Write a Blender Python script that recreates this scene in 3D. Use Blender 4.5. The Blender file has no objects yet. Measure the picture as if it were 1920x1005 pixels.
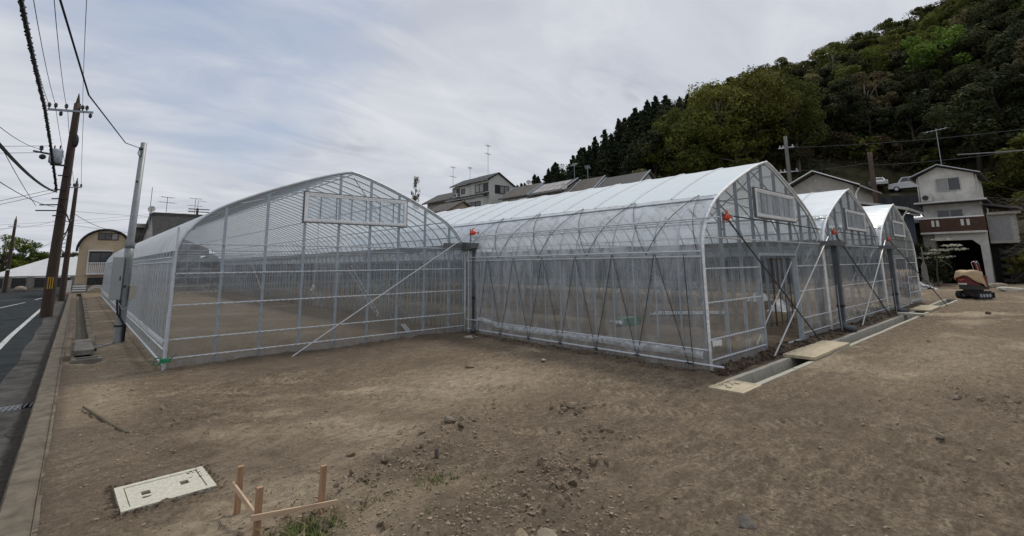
import bpy, math, random
import numpy as np
from math import radians as RAD, sin, cos, pi
from mathutils import Vector, Matrix

random.seed(7)
S = bpy.context.scene
COL = S.collection

# ------------------------------------------------------------------ camera
cam_d = bpy.data.cameras.new("camera")
cam = bpy.data.objects.new("camera", cam_d)
COL.objects.link(cam)
cam_d.sensor_width = 36.0
cam_d.lens = 899.5 / 1920 * 36
cam_d.shift_y = -(502.5 - 349.2) / 1920
cam_d.clip_start = 0.05
cam_d.clip_end = 3000
YAW, PITCH, ROLL = 0.7308, 0.1610, -0.0103
_f = Vector((cos(PITCH) * sin(YAW), cos(PITCH) * cos(YAW), sin(PITCH)))
_r = Vector((cos(YAW), -sin(YAW), 0.0))
_u = _r.cross(_f)
_rr = _r * cos(ROLL) + _u * sin(ROLL)
_uu = -_r * sin(ROLL) + _u * cos(ROLL)
M4 = Matrix((( _rr.x, _uu.x, -_f.x, 0.0), (_rr.y, _uu.y, -_f.y, 0.0), (_rr.z, _uu.z, -_f.z, 1.8), (0, 0, 0, 1)))
cam.matrix_world = M4
S.camera = cam

# ------------------------------------------------------------------ sky, sun, exposure
SUN_AZ, SUN_EL = 78.0, 56.0       # azimuth measured from +Y towards +X
W = bpy.data.worlds.new("World")
S.world = W
W.use_nodes = True
nt = W.node_tree
nt.nodes.clear()
def wn(t, **k):
    n = nt.nodes.new(t)
    for a, b in k.items():
        setattr(n, a, b)
    return n
def wl(a, b):
    nt.links.new(a, b)
def wmath(op, a, b=None, clamp=False):
    n = wn("ShaderNodeMath", operation=op)
    n.use_clamp = clamp
    for i, v in enumerate((a, b)):
        if v is None:
            continue
        if isinstance(v, (int, float)):
            n.inputs[i].default_value = v
        else:
            wl(v, n.inputs[i])
    return n.outputs[0]
out = wn("ShaderNodeOutputWorld")
bg = wn("ShaderNodeBackground")
bg.inputs[1].default_value = 0.1
wl(bg.outputs[0], out.inputs[0])
sky = wn("ShaderNodeTexSky", sky_type="NISHITA")
sky.sun_disc = False
sky.sun_elevation = RAD(SUN_EL)
sky.sun_rotation = RAD(SUN_AZ)
sky.air_density = 1.2
sky.dust_density = 2.0
tc = wn("ShaderNodeTexCoord")
sep = wn("ShaderNodeSeparateXYZ")
wl(tc.outputs["Generated"], sep.inputs[0])
zz = wmath("ADD", wmath("MAXIMUM", sep.outputs[2], 0.0), 0.16)
cu = wmath("DIVIDE", sep.outputs[0], zz)
cv = wmath("DIVIDE", sep.outputs[1], zz)
cmb = wn("ShaderNodeCombineXYZ")
wl(cu, cmb.inputs[0]); wl(cv, cmb.inputs[1])
def cloud(rot, sc, nscale, detail, dist, loc=(0, 0, 0), rough=0.55):
    mp = wn("ShaderNodeMapping")
    mp.inputs["Rotation"].default_value = (0, 0, RAD(rot))
    mp.inputs["Scale"].default_value = sc
    mp.inputs["Location"].default_value = loc
    wl(cmb.outputs[0], mp.inputs[0])
    nz = wn("ShaderNodeTexNoise")
    nz.inputs["Scale"].default_value = nscale
    nz.inputs["Detail"].default_value = detail
    nz.inputs["Roughness"].default_value = rough
    nz.inputs["Distortion"].default_value = dist
    wl(mp.outputs[0], nz.inputs[0])
    return nz.outputs[0]
def ramp(fac, stops):
    r = wn("ShaderNodeValToRGB")
    e = r.color_ramp.elements
    while len(e) < len(stops):
        e.new(0.5)
    for i, (p, c) in enumerate(stops):
        e[i].position = p
        e[i].color = (c, c, c, 1) if isinstance(c, (int, float)) else (*c, 1)
    wl(fac, r.inputs[0])
    return r.outputs[0]
n_big = cloud(-58, (0.7, 1.2, 1), 0.8, 6, 0.6, (2.2, 0.4, 0))
n_fine = cloud(-52, (0.9, 1.9, 1), 1.7, 6, 0.8, (0.3, 4.1, 0))
n_soft = cloud(20, (1, 1, 1), 0.55, 4, 0.2, (7.3, 1.0, 0))
# thin-cloud gap over the far left of the field, where blue shows through
vm = wn("ShaderNodeVectorMath", operation="DOT_PRODUCT")
wl(tc.outputs["Generated"], vm.inputs[0])
vm.inputs[1].default_value = (0.155, 0.89, 0.43)
gap = wn("ShaderNodeMapRange")
gap.interpolation_type = "SMOOTHSTEP"
gap.inputs[1].default_value = 0.93
gap.inputs[2].default_value = 1.0
wl(vm.outputs["Value"], gap.inputs[0])
mixn = wmath("ADD", wmath("MULTIPLY", n_big, 0.72), wmath("MULTIPLY", n_fine, 0.28))
cover = wmath("SUBTRACT", wmath("ADD", mixn, 0.25), wmath("MULTIPLY", gap.outputs[0], 0.30))
cfac = ramp(cover, [(0.30, 0.0), (0.66, 1.0)])
shade = wmath("ADD", wmath("MULTIPLY", n_soft, 0.4), wmath("MULTIPLY", n_fine, 0.6))
cl = wn("ShaderNodeMixRGB")
wl(ramp(shade, [(0.34, 0.0), (0.62, 1.0)]), cl.inputs[0])
cl.inputs[1].default_value = (4.15, 4.4, 4.95, 1)
cl.inputs[2].default_value = (5.8, 5.9, 6.2, 1)
hsv = wn("ShaderNodeHueSaturation")
hsv.inputs["Saturation"].default_value = 0.85
hsv.inputs["Value"].default_value = 1.0
wl(sky.outputs[0], hsv.inputs["Color"])
skb = wn("ShaderNodeMixRGB")
skb.inputs[0].default_value = 0.5
wl(hsv.outputs[0], skb.inputs[1])
skb.inputs[2].default_value = (2.3, 3.0, 4.5, 1)
mx = wn("ShaderNodeMixRGB")
wl(wmath("MULTIPLY", cfac, 0.94), mx.inputs[0])
wl(skb.outputs[0], mx.inputs[1])
wsum = None
for dv, ang, st in (((.79, .51, .34), 2.0, .55), ((.74, .58, .345), 2.0, .35), ((.36, .90, .245), 3.2, .4), ((.30, .93, .215), 2.0, .35), ((.41, .885, .225), 2.4, .3), ((.60, .77, .20), 1.6, .3)):
    l_ = math.sqrt(sum(c * c for c in dv))
    d_ = wn("ShaderNodeVectorMath", operation="DOT_PRODUCT")
    wl(tc.outputs["Generated"], d_.inputs[0]); d_.inputs[1].default_value = tuple(c / l_ for c in dv)
    r_ = wn("ShaderNodeMapRange"); r_.interpolation_type = "SMOOTHSTEP"
    r_.inputs[1].default_value = math.cos(RAD(ang)); r_.inputs[2].default_value = 1.0; r_.inputs[4].default_value = st
    wl(d_.outputs["Value"], r_.inputs[0])
    wsum = r_.outputs[0] if wsum is None else wmath("ADD", wsum, r_.outputs[0])
n_w = cloud(-40, (1.0, 1.6, 1), 5.0, 5, 0.6)
wf = wmath("MULTIPLY", wsum, ramp(n_w, [(0.38, 0.0), (0.6, 1.0)]), True)
cl2 = wn("ShaderNodeMixRGB"); wl(wf, cl2.inputs[0]); wl(cl.outputs[0], cl2.inputs[1]); cl2.inputs[2].default_value = (3.3, 3.45, 3.8, 1)
wl(cl2.outputs[0], mx.inputs[2])
wl(mx.outputs[0], bg.inputs[0])

sd = bpy.data.lights.new("sun", "SUN")
sd.energy = 1.5
sd.angle = RAD(10)
sd.color = (1.0, 0.95, 0.87)
sun = bpy.data.objects.new("sun", sd)
COL.objects.link(sun)
sdir = Vector((sin(RAD(SUN_AZ)) * cos(RAD(SUN_EL)), cos(RAD(SUN_AZ)) * cos(RAD(SUN_EL)), sin(RAD(SUN_EL))))
sun.rotation_euler = sdir.to_track_quat("Z", "Y").to_euler()
sun.location = (0, 0, 60)

S.view_settings.view_transform = "Standard"
S.view_settings.look = "None"
S.view_settings.exposure = 0.33
S.view_settings.gamma = 1
S.view_settings.use_curve_mapping = False
S.render.engine = "CYCLES"
S.cycles.transparent_max_bounces = 48
S.cycles.max_bounces = 7
S.cycles.diffuse_bounces = 3
S.cycles.glossy_bounces = 3
S.cycles.transmission_bounces = 4
S.cycles.use_denoising = True
S.cycles.caustics_reflective = False
S.cycles.caustics_refractive = False

# ------------------------------------------------------------------ numeric noise
_rs = np.random.RandomState(3)
_tab = _rs.rand(256, 256)
def vn(x, y, seed=0):
    x = np.asarray(x, float) + seed * 17.3; y = np.asarray(y, float) + seed * 5.7
    xi = np.floor(x).astype(int); yi = np.floor(y).astype(int)
    fx = x - xi; fy = y - yi
    fx = fx * fx * (3 - 2 * fx); fy = fy * fy * (3 - 2 * fy)
    a = _tab[xi % 256, yi % 256]; b = _tab[(xi + 1) % 256, yi % 256]
    c = _tab[xi % 256, (yi + 1) % 256]; d = _tab[(xi + 1) % 256, (yi + 1) % 256]
    return (a * (1 - fx) + b * fx) * (1 - fy) + (c * (1 - fx) + d * fx) * fy - 0.5
def fbm(x, y, o=4, seed=0):
    s = 0; a = 1.0; f = 1.0
    for i in range(o):
        s = s + a * vn(x * f, y * f, seed + i * 3)
        a *= 0.5; f *= 2.03
    return s

# ------------------------------------------------------------------ materials
MATS = {}
def mat(name, col, rough=0.8, metal=0.0, nscale=6.0, var=0.18, bump=0.0, bscale=None, stretch=(1, 1, 1), spec=0.4, coord="Object", var2=None, trans=0.0, obvar=0.0, emit=None):
    if name in MATS:
        return MATS[name]
    m = bpy.data.materials.new(name)
    m.use_nodes = True
    t = m.node_tree; t.nodes.clear()
    o = t.nodes.new("ShaderNodeOutputMaterial")
    b = t.nodes.new("ShaderNodeBsdfPrincipled")
    t.links.new(b.outputs[0], o.inputs[0])
    b.inputs["Roughness"].default_value = rough
    b.inputs["Metallic"].default_value = metal
    b.inputs["Specular IOR Level"].default_value = spec
    c = t.nodes.new("ShaderNodeTexCoord")
    mp = t.nodes.new("ShaderNodeMapping")
    mp.inputs["Scale"].default_value = stretch
    if coord == "World":
        g = t.nodes.new("ShaderNodeNewGeometry")
        t.links.new(g.outputs["Position"], mp.inputs[0])
    else:
        t.links.new(c.outputs[coord], mp.inputs[0])
    nz = t.nodes.new("ShaderNodeTexNoise")
    nz.inputs["Scale"].default_value = nscale
    nz.inputs["Detail"].default_value = 6
    nz.inputs["Roughness"].default_value = 0.62
    t.links.new(mp.outputs[0], nz.inputs[0])
    r = t.nodes.new("ShaderNodeValToRGB")
    e = r.color_ramp.elements
    lo = tuple(max(0, x * (1 - var)) for x in col); hi = tuple(min(1, x * (1 + var)) for x in col)
    if var2:
        lo = var2
    e[0].position = 0.33; e[0].color = (*lo, 1)
    e[1].position = 0.67; e[1].color = (*hi, 1)
    t.links.new(nz.outputs[0], r.inputs[0])
    csrc = r.outputs[0]
    if obvar:
        oi = t.nodes.new("ShaderNodeObjectInfo")
        h = t.nodes.new("ShaderNodeHueSaturation")
        mr = t.nodes.new("ShaderNodeMapRange")
        mr.inputs[3].default_value = 1 - obvar; mr.inputs[4].default_value = 1 + obvar
        t.links.new(oi.outputs["Random"], mr.inputs[0])
        t.links.new(mr.outputs[0], h.inputs["Value"])
        mr2 = t.nodes.new("ShaderNodeMapRange")
        mr2.inputs[3].default_value = 0.5 - obvar * 0.06; mr2.inputs[4].default_value = 0.5 + obvar * 0.06
        ml = t.nodes.new("ShaderNodeMath"); ml.operation = "FRACT"
        mm = t.nodes.new("ShaderNodeMath"); mm.operation = "MULTIPLY"; mm.inputs[1].default_value = 7.31
        t.links.new(oi.outputs["Random"], mm.inputs[0]); t.links.new(mm.outputs[0], ml.inputs[0])
        t.links.new(ml.outputs[0], mr2.inputs[0])
        t.links.new(mr2.outputs[0], h.inputs["Hue"])
        t.links.new(csrc, h.inputs["Color"])
        csrc = h.outputs[0]
    t.links.new(csrc, b.inputs["Base Color"])
    if bump:
        nb = t.nodes.new("ShaderNodeTexNoise")
        nb.inputs["Scale"].default_value = bscale or nscale * 3
        nb.inputs["Detail"].default_value = 5
        t.links.new(mp.outputs[0], nb.inputs[0])
        bp = t.nodes.new("ShaderNodeBump")
        bp.inputs["Strength"].default_value = bump
        bp.inputs["Distance"].default_value = 0.02
        t.links.new(nb.outputs[0], bp.inputs["Height"])
        t.links.new(bp.outputs[0], b.inputs["Normal"])
    if trans:
        tr = t.nodes.new("ShaderNodeBsdfTranslucent")
        t.links.new(csrc, tr.inputs[0])
        ms = t.nodes.new("ShaderNodeMixShader")
        ms.inputs[0].default_value = trans
        t.links.new(b.outputs[0], ms.inputs[1]); t.links.new(tr.outputs[0], ms.inputs[2])
        t.links.new(ms.outputs[0], o.inputs[0])
    MATS[name] = m
    return m

def film(name, haze, gloss=1.0, stretch=(3, 0.4, 3), rough=0.12, white=0.86, wrinkle=0.25, thru=0.55):
    """thin polyethylene film: mostly clear, scatters a share of the light that grows with the path through it"""
    m = bpy.data.materials.new(name); m.use_nodes = True
    t = m.node_tree; t.nodes.clear()
    N = t.nodes.new
    L = t.links.new
    o = N("ShaderNodeOutputMaterial")
    g = N("ShaderNodeNewGeometry")
    tc_ = N("ShaderNodeTexCoord")
    mp = N("ShaderNodeMapping"); mp.inputs["Scale"].default_value = stretch
    L(g.outputs["Position"], mp.inputs[0])
    nz = N("ShaderNodeTexNoise"); nz.inputs["Scale"].default_value = 2.2; nz.inputs["Detail"].default_value = 5
    nz.inputs["Distortion"].default_value = 0.8
    L(mp.outputs[0], nz.inputs[0])
    def math_(op, a, b=None):
        n = N("ShaderNodeMath"); n.operation = op
        for i, v in enumerate((a, b)):
            if v is None: continue
            if isinstance(v, (int, float)): n.inputs[i].default_value = v
            else: L(v, n.inputs[i])
        return n.outputs[0]
    dt = N("ShaderNodeVectorMath"); dt.operation = "DOT_PRODUCT"
    L(g.outputs["Normal"], dt.inputs[0]); L(g.outputs["Incoming"], dt.inputs[1])
    c = math_("MAXIMUM", math_("ABSOLUTE", dt.outputs["Value"]), 0.09)
    nzr = N("ShaderNodeMapRange")
    nzr.inputs[1].default_value = 0.35; nzr.inputs[2].default_value = 0.68
    nzr.inputs[3].default_value = 0.45; nzr.inputs[4].default_value = 1.75
    L(nz.outputs[0], nzr.inputs[0])
    h = math_("MULTIPLY", nzr.outputs[0], haze)
    T = math_("POWER", math_("SUBTRACT", 1.0, math_("MINIMUM", h, 0.95)), math_("DIVIDE", 1.0, c))
    fac = math_("SUBTRACT", 1.0, T)
    tp = N("ShaderNodeBsdfTransparent"); tp.inputs[0].default_value = (0.915, 0.952, 0.978, 1)  # reflected blue sky painted into the film, as tint of clear and diffuse colour
    df = N("ShaderNodeBsdfDiffuse"); df.inputs[0].default_value = (white * .88, white * .97, min(1, white * 1.07), 1)
    tl = N("ShaderNodeBsdfTranslucent"); tl.inputs[0].default_value = (white, white, white, 1)
    m1 = N("ShaderNodeMixShader"); m1.inputs[0].default_value = thru
    L(df.outputs[0], m1.inputs[1]); L(tl.outputs[0], m1.inputs[2])
    m2 = N("ShaderNodeMixShader")
    L(fac, m2.inputs[0]); L(tp.outputs[0], m2.inputs[1]); L(m1.outputs[0], m2.inputs[2])
    gl = N("ShaderNodeBsdfGlossy"); gl.inputs["Roughness"].default_value = rough
    bp = N("ShaderNodeBump"); bp.inputs["Strength"].default_value = wrinkle; bp.inputs["Distance"].default_value = 0.05
    L(nz.outputs[0], bp.inputs["Height"]); L(bp.outputs[0], gl.inputs["Normal"])
    F = math_("MULTIPLY", math_("MINIMUM", math_("ADD", 0.06, math_("MULTIPLY", 0.9, math_("POWER", math_("SUBTRACT", 1.0, c), 4.5))), 0.6), gloss)
    m3 = N("ShaderNodeMixShader")
    L(F, m3.inputs[0]); L(m2.outputs[0], m3.inputs[1]); L(gl.outputs[0], m3.inputs[2])
    # mud splashed on the foot of the film
    sx = N("ShaderNodeSeparateXYZ"); L(g.outputs["Position"], sx.inputs[0])
    mz = N("ShaderNodeMapRange"); mz.inputs[1].default_value = 0.55; mz.inputs[2].default_value = 0.0; mz.inputs[3].default_value = 0.0; mz.inputs[4].default_value = 1.0
    L(sx.outputs[2], mz.inputs[0])
    n2 = N("ShaderNodeTexNoise"); n2.inputs["Scale"].default_value = 9; n2.inputs["Detail"].default_value = 8; n2.inputs["Roughness"].default_value = .8
    L(g.outputs["Position"], n2.inputs[0])
    r2 = N("ShaderNodeMapRange"); r2.inputs[1].default_value = 0.42; r2.inputs[2].default_value = 0.62; r2.inputs[4].default_value = 0.45
    L(n2.outputs[0], r2.inputs[0])
    dd = N("ShaderNodeBsdfDiffuse"); dd.inputs[0].default_value = (.30, .235, .17, 1)
    m4 = N("ShaderNodeMixShader"); L(math_("MULTIPLY", mz.outputs[0], r2.outputs[0]), m4.inputs[0]); L(m3.outputs[0], m4.inputs[1]); L(dd.outputs[0], m4.inputs[2])
    L(m4.outputs[0], o.inputs[0])
    MATS[name] = m
    return m

GALV = mat("galvanised_steel", (0.56, 0.60, 0.64), 0.4, 0.1, 9, 0.15)
GALV_M = mat("blue_grey_steel", (0.37, 0.42, 0.46), 0.42, 0.15, 9, 0.15)
GALV_L = mat("bright_galvanised_steel", (0.80, 0.82, 0.83), 0.45, 0.2, 9, 0.12)
GALV_D = mat("weathered_galvanised_steel", (0.30, 0.335, 0.37), 0.5, 0.1, 5, 0.18)
WHITEPIPE = mat("pale_steel_pipe", (0.52, 0.53, 0.53), 0.45, 0.2, 12, 0.1)
RAILW = mat("white_film_clip", (0.80, 0.81, 0.81), 0.5, 0.0, 14, 0.22)
WHITEBAND = mat("white_roof_band", (0.90, 0.91, 0.92), .6, 0, 5, .04, trans=.45)
DARKROD = mat("dark_steel_rod", (0.075, 0.078, 0.08), 0.5, 0.4, 12, 0.2)
STRAP = mat("black_strap", (0.04, 0.043, 0.047), 0.6, 0, 8, 0.2)
PVC = mat("grey_pvc", (0.075, 0.085, 0.095), 0.38, 0, 4, 0.15)
GUTTER = mat("gutter_steel", (0.15, 0.16, 0.165), 0.5, 0.3, 6, 0.2)
ORANGE = mat("orange_plastic", (0.66, 0.075, 0.03), 0.4, 0, 8, 0.2)
GREENP = mat("green_plastic", (0.02, 0.22, 0.10), 0.4, 0, 8, 0.2)
CONC = mat("pale_concrete", (0.42, 0.40, 0.335), 0.9, 0, 14, 0.14, 0.25, 60)
CONC_D = mat("weathered_concrete", (0.128, 0.106, 0.077), 0.92, 0, 5, 0.38, 0.6, 22, coord="World")
CONC_G = mat("grey_concrete", (0.22, 0.21, 0.19), 0.9, 0, 7, 0.35, 0.4, 30, coord="World")
CONC_S = mat("stained_concrete", (0.17, 0.155, 0.13), 0.92, 0, 6, 0.4, 0.5, 24, coord="World")
PLY = mat("pale_cover_board", (0.47, 0.40, 0.28), 0.85, 0, 5, 0.16, 0.2, 30, stretch=(0.4, 3, 1))
WOOD = mat("fresh_sawn_wood", (0.36, 0.215, 0.125), 0.75, 0, 9, 0.22, 0.15, 40, stretch=(6, 6, 0.6))
WOOD_P = mat("pale_batten_wood", (0.50, 0.36, 0.24), 0.75, 0, 9, 0.2, 0.15, 30, stretch=(0.6, 0.6, 6))
STICK = mat("weathered_stick", (0.10, 0.085, 0.05), 0.9, 0, 20, 0.3)
POLEW = mat("creosoted_wood", (0.055, 0.037, 0.027), 0.85, 0, 6, 0.35, 0.4, 30, stretch=(8, 8, 0.5))
STEELPOLE = mat("grey_steel_pole", (0.26, 0.275, 0.28), 0.5, 0.3, 5, 0.14)
YEL = mat("yellow_paint", (0.50, 0.30, 0.03), 0.6, 0, 9, 0.25)
CABLE = mat("black_cable", (0.012, 0.012, 0.014), 0.6, 0, 8, 0.2)
WIRE = mat("grey_wire", (0.07, 0.075, 0.085), 0.6, 0, 8, 0.2)
BOXG = mat("meter_box_grey", (0.36, 0.375, 0.37), 0.5, 0, 3, 0.08)
BEIGE = mat("beige_box", (0.46, 0.42, 0.34), 0.5, 0, 3, 0.08)
STONE = mat("dull_stone", (0.25, 0.215, 0.17), 0.95, 0, 9, 0.35, 0.6, 30)
CLOD = mat("dry_clod", (0.265, 0.210, 0.150), 1.0, 0, 7, 0.35, 0.7, 30, spec=0.1)
GLASS = mat("window_glass", (0.022, 0.025, 0.028), 0.08, 0, 2, 0.3, spec=0.7)
CURT = mat("curtained_glass", (0.26, 0.26, 0.25), 0.25, 0, 2, 0.2, stretch=(8, 8, 0.5), spec=0.5)
FRAME_D = mat("dark_window_frame", (0.03, 0.03, 0.03), 0.5, 0, 5, 0.2)
FRAME_L = mat("aluminium_frame", (0.42, 0.42, 0.41), 0.45, 0.2, 5, 0.1)
FILM_ROOF = film("roof_film", 0.82, 0.45, (2.4, 0.5, 2.4), 0.25, 0.98, 0.3, 0.26)
FILM_ROOF1 = film("streaked_roof_film", 0.17, 0.8, (0.5, 3.2, 0.7), 0.22, 0.86, 0.5)
FILM_VENT = film("vent_film", 0.36, 1.0, (1.2, 1.6, 1.2), 0.12, 0.95, 0.7, 0.4)
FILM_CURT = film("curtain_film", 0.18, 1.25, (1.0, 1.4, 0.45), 0.06, 0.92, 1.0, 0.45)
FILM_CURT1 = film("roadside_curtain_film", 0.03, 0.55, (1.0, 5.0, 0.3), 0.1, 0.8, 0.9)
FILM_GAB = film("gable_film", 0.068, 1.25, (0.8, 0.8, 0.6), 0.05, 0.82, 0.4)
FILM_WIN = film("window_film", 0.30, 1.0, (3, 3, 1.2), 0.15, 0.80, 0.6)
FILM_SKIRT = film("skirt_film", 0.4, 0.7, (2, 2, 2), 0.3, 0.40, 0.5)

# ------------------------------------------------------------------ mesh helpers
WL = {}
class MB:
    def __init__(self):
        self.v = []; self.f = []
    def add(self, vs, fs):
        o = len(self.v)
        self.v.extend(tuple(map(float, p)) for p in vs)
        self.f.extend(tuple(i + o for i in q) for q in fs)
        return self
    def box(self, a, b):
        x0, y0, z0 = a; x1, y1, z1 = b
        x0, x1 = min(x0, x1), max(x0, x1); y0, y1 = min(y0, y1), max(y0, y1); z0, z1 = min(z0, z1), max(z0, z1)
        return self.add([(x0, y0, z0), (x1, y0, z0), (x1, y1, z0), (x0, y1, z0), (x0, y0, z1), (x1, y0, z1), (x1, y1, z1), (x0, y1, z1)],
                        [(0, 3, 2, 1), (4, 5, 6, 7), (0, 1, 5, 4), (1, 2, 6, 5), (2, 3, 7, 6), (3, 0, 4, 7)])
    def bar(self, p0, p1, w, h, up=(0, 0, 1)):
        p0 = Vector(p0); p1 = Vector(p1); d = (p1 - p0).normalized()
        s = d.cross(Vector(up))
        if s.length < 1e-4: s = d.cross(Vector((1, 0, 0)))
        s.normalize(); u = s.cross(d)
        vs = []
        for p in (p0, p1):
            for a, b in ((-1, -1), (1, -1), (1, 1), (-1, 1)):
                vs.append(p + s * (a * w / 2) + u * (b * h / 2))
        return self.add(vs, [(0, 1, 2, 3), (7, 6, 5, 4), (0, 4, 5, 1), (1, 5, 6, 2), (2, 6, 7, 3), (3, 7, 4, 0)])
    def tube(self, pts, r, n=6, cap=True):
        pts = [Vector(p) for p in pts]
        k = len(pts); vs = []; fs = []
        rs = r if isinstance(r, (list, tuple)) else [r] * k
        ref = None
        for i, p in enumerate(pts):
            d = (pts[min(i + 1, k - 1)] - pts[max(i - 1, 0)]).normalized()
            if ref is None:
                ref = Vector((0, 0, 1)) if abs(d.z) < 0.9 else Vector((1, 0, 0))
            s = d.cross(ref).normalized(); u = s.cross(d).normalized(); ref = u
            for j in range(n):
                a = 2 * pi * j / n
                vs.append(p + (s * cos(a) + u * sin(a)) * rs[i])
        for i in range(k - 1):
            for j in range(n):
                j2 = (j + 1) % n
                fs.append((i * n + j, i * n + j2, (i + 1) * n + j2, (i + 1) * n + j))
        if cap:
            fs.append(tuple(range(n - 1, -1, -1))); fs.append(tuple((k - 1) * n + j for j in range(n)))
        return self.add(vs, fs)
    def prism(self, poly, axis, a, b):
        """poly = 2D outline; axis 'x','y','z' = extrusion axis from a to b (poly in the other two axes, in order)"""
        n = len(poly); vs = []
        for t in (a, b):
            for p, q in poly:
                vs.append({"x": (t, p, q), "y": (p, t, q), "z": (p, q, t)}[axis])
        return self.add(vs, [tuple(range(n - 1, -1, -1)), tuple(range(n, 2 * n))] + [(i, (i + 1) % n, n + (i + 1) % n, n + i) for i in range(n)])
    def grid(self, P):
        a = len(P); b = len(P[0])
        return self.add([p for row in P for p in row], [(i * b + j, i * b + j + 1, (i + 1) * b + j + 1, (i + 1) * b + j) for i in range(a - 1) for j in range(b - 1)])
    def ell(self, c, r, nu=10, nv=6):
        vs = [(c[0], c[1], c[2] - r[2])]; fs = []
        for i in range(1, nv):
            t = pi * i / nv
            for j in range(nu):
                a = 2 * pi * j / nu
                vs.append((c[0] + r[0] * sin(t) * cos(a), c[1] + r[1] * sin(t) * sin(a), c[2] - r[2] * cos(t)))
        vs.append((c[0], c[1], c[2] + r[2]))
        for j in range(nu): fs.append((0, 1 + (j + 1) % nu, 1 + j))
        for i in range(nv - 2):
            for j in range(nu):
                a = 1 + i * nu + j; b = 1 + i * nu + (j + 1) % nu
                fs.append((a, b, b + nu, a + nu))
        t = len(vs) - 1
        for j in range(nu): fs.append((t, 1 + (nv - 2) * nu + j, 1 + (nv - 2) * nu + (j + 1) % nu))
        return self.add(vs, fs)
    def build(self, name, m, parent=None, smooth=False, local=False, loc=None):
        me = bpy.data.meshes.new(name)
        vs = self.v
        if loc is None and parent is None and not local:
            xs = [p[0] for p in vs]; ys = [p[1] for p in vs]; z0 = min(p[2] for p in vs)
            loc = ((min(xs) + max(xs)) / 2, (min(ys) + max(ys)) / 2, z0)
        o = bpy.data.objects.new(name, me)
        if parent is not None:
            o.parent = parent
            off = (0, 0, 0) if local else WL.get(parent.name, (0, 0, 0))
            WL[o.name] = WL.get(parent.name, (0, 0, 0))
        else:
            off = (0, 0, 0) if local else loc
            if loc: o.location = loc
            WL[o.name] = tuple(loc) if loc else (0, 0, 0)
        if off != (0, 0, 0):
            vs = [(p[0] - off[0], p[1] - off[1], p[2] - off[2]) for p in vs]
        me.from_pydata(vs, [], self.f)
        if smooth:
            me.polygons.foreach_set("use_smooth", [True] * len(me.polygons))
        me.materials.append(m)
        COL.objects.link(o)
        return o

def empty(name, loc, label=None, cat=None, group=None, rz=0.0):
    o = bpy.data.objects.new(name, None)
    o.empty_display_size = 0.2
    o.location = loc; o.rotation_euler = (0, 0, rz)
    COL.objects.link(o)
    WL[o.name] = tuple(loc)
    return tag(o, label, cat, group)
def tag(o, label=None, cat=None, group=None, kind=None):
    if label: o["label"] = label
    if cat: o["category"] = cat
    if group: o["group"] = group
    if kind: o["kind"] = kind
    return o
def structure(o):
    o["kind"] = "structure"; return o
def share(o, name, loc, parent):
    c = o.copy(); c.name = name; c.location = loc; c.parent = parent
    COL.objects.link(c); WL[c.name] = WL.get(parent.name, (0, 0, 0)) if parent else tuple(loc)
    return c
def copy_thing(root, loc, rz=0.0, sc=1.0, label=None, group=None):
    r = root.copy(); COL.objects.link(r); r.location = loc; r.rotation_euler = (0, 0, rz)
    r.scale = (sc, sc, sc) if isinstance(sc, (int, float)) else sc
    if label: r["label"] = label
    if group: r["group"] = group
    for ch in root.children:
        c = ch.copy(); COL.objects.link(c); c.parent = r
        for g in ch.children:
            d = g.copy(); COL.objects.link(d); d.parent = c
    return r

# ------------------------------------------------------------------ ground
GX0, V1, V2, V3, GX4 = 1.33, 8.05, 14.62, 21.0, 27.2     # greenhouse walls and valleys
YA, YB, YE = 10.95, 4.07, 41.0                            # front gables and far end
CLODS = [(2.75, 4.35, 0.75, 0.45), (3.4, 4.75, 0.35, 0.22), (4.3, 3.45, 0.7, 0.28), (2.75, 2.75, 0.55, 0.42), (3.3, 3.1, 0.45, 0.3), (2.3, 4.05, 0.5, 0.25), (1.35, 3.6, 0.5, 0.4),
         (8.8, 0.8, 0.9, 0.4), (0.75, 7.0, 0.7, 1.2), (4.9, 4.25, 0.4, 0.2), (1.9, 2.9, 0.5, 0.4), (2.2, 2.2, 0.6, 0.5)]
def cmask(x, y):
    m = 0
    for cx, cy, sx, sy in CLODS:
        m = m + np.exp(-((x - cx) / sx) ** 2 - ((y - cy) / sy) ** 2)
    return np.clip(m, 0, 1.3)
TRACKS = [((4.2, 6.1), (6.6, 4.6)), ((3.6, 5.5), (4.6, 4.4)), ((3.55, 4.35), (4.35, 3.5)), ((3.0, 6.6), (2.2, 8.6)), ((5.6, 2.6), (7.4, 1.2)), ((5.0, 3.9), (6.3, 2.5)), ((2.0, 5.9), (2.9, 5.2)), ((9.0, 2.4), (13.5, 1.2)), ((8.0, 1.9), (12.0, 0.6)), ((1.6, 8.6), (5.6, 3.4)), ((2.2, 8.9), (6.3, 3.7)), ((5.2, 7.3), (12.5, 1.9)), ((5.9, 7.9), (13.2, 2.5))]
def sstep(a, b, t):
    t = np.clip((t - a) / (b - a), 0, 1)
    return t * t * (3 - 2 * t)
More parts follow.
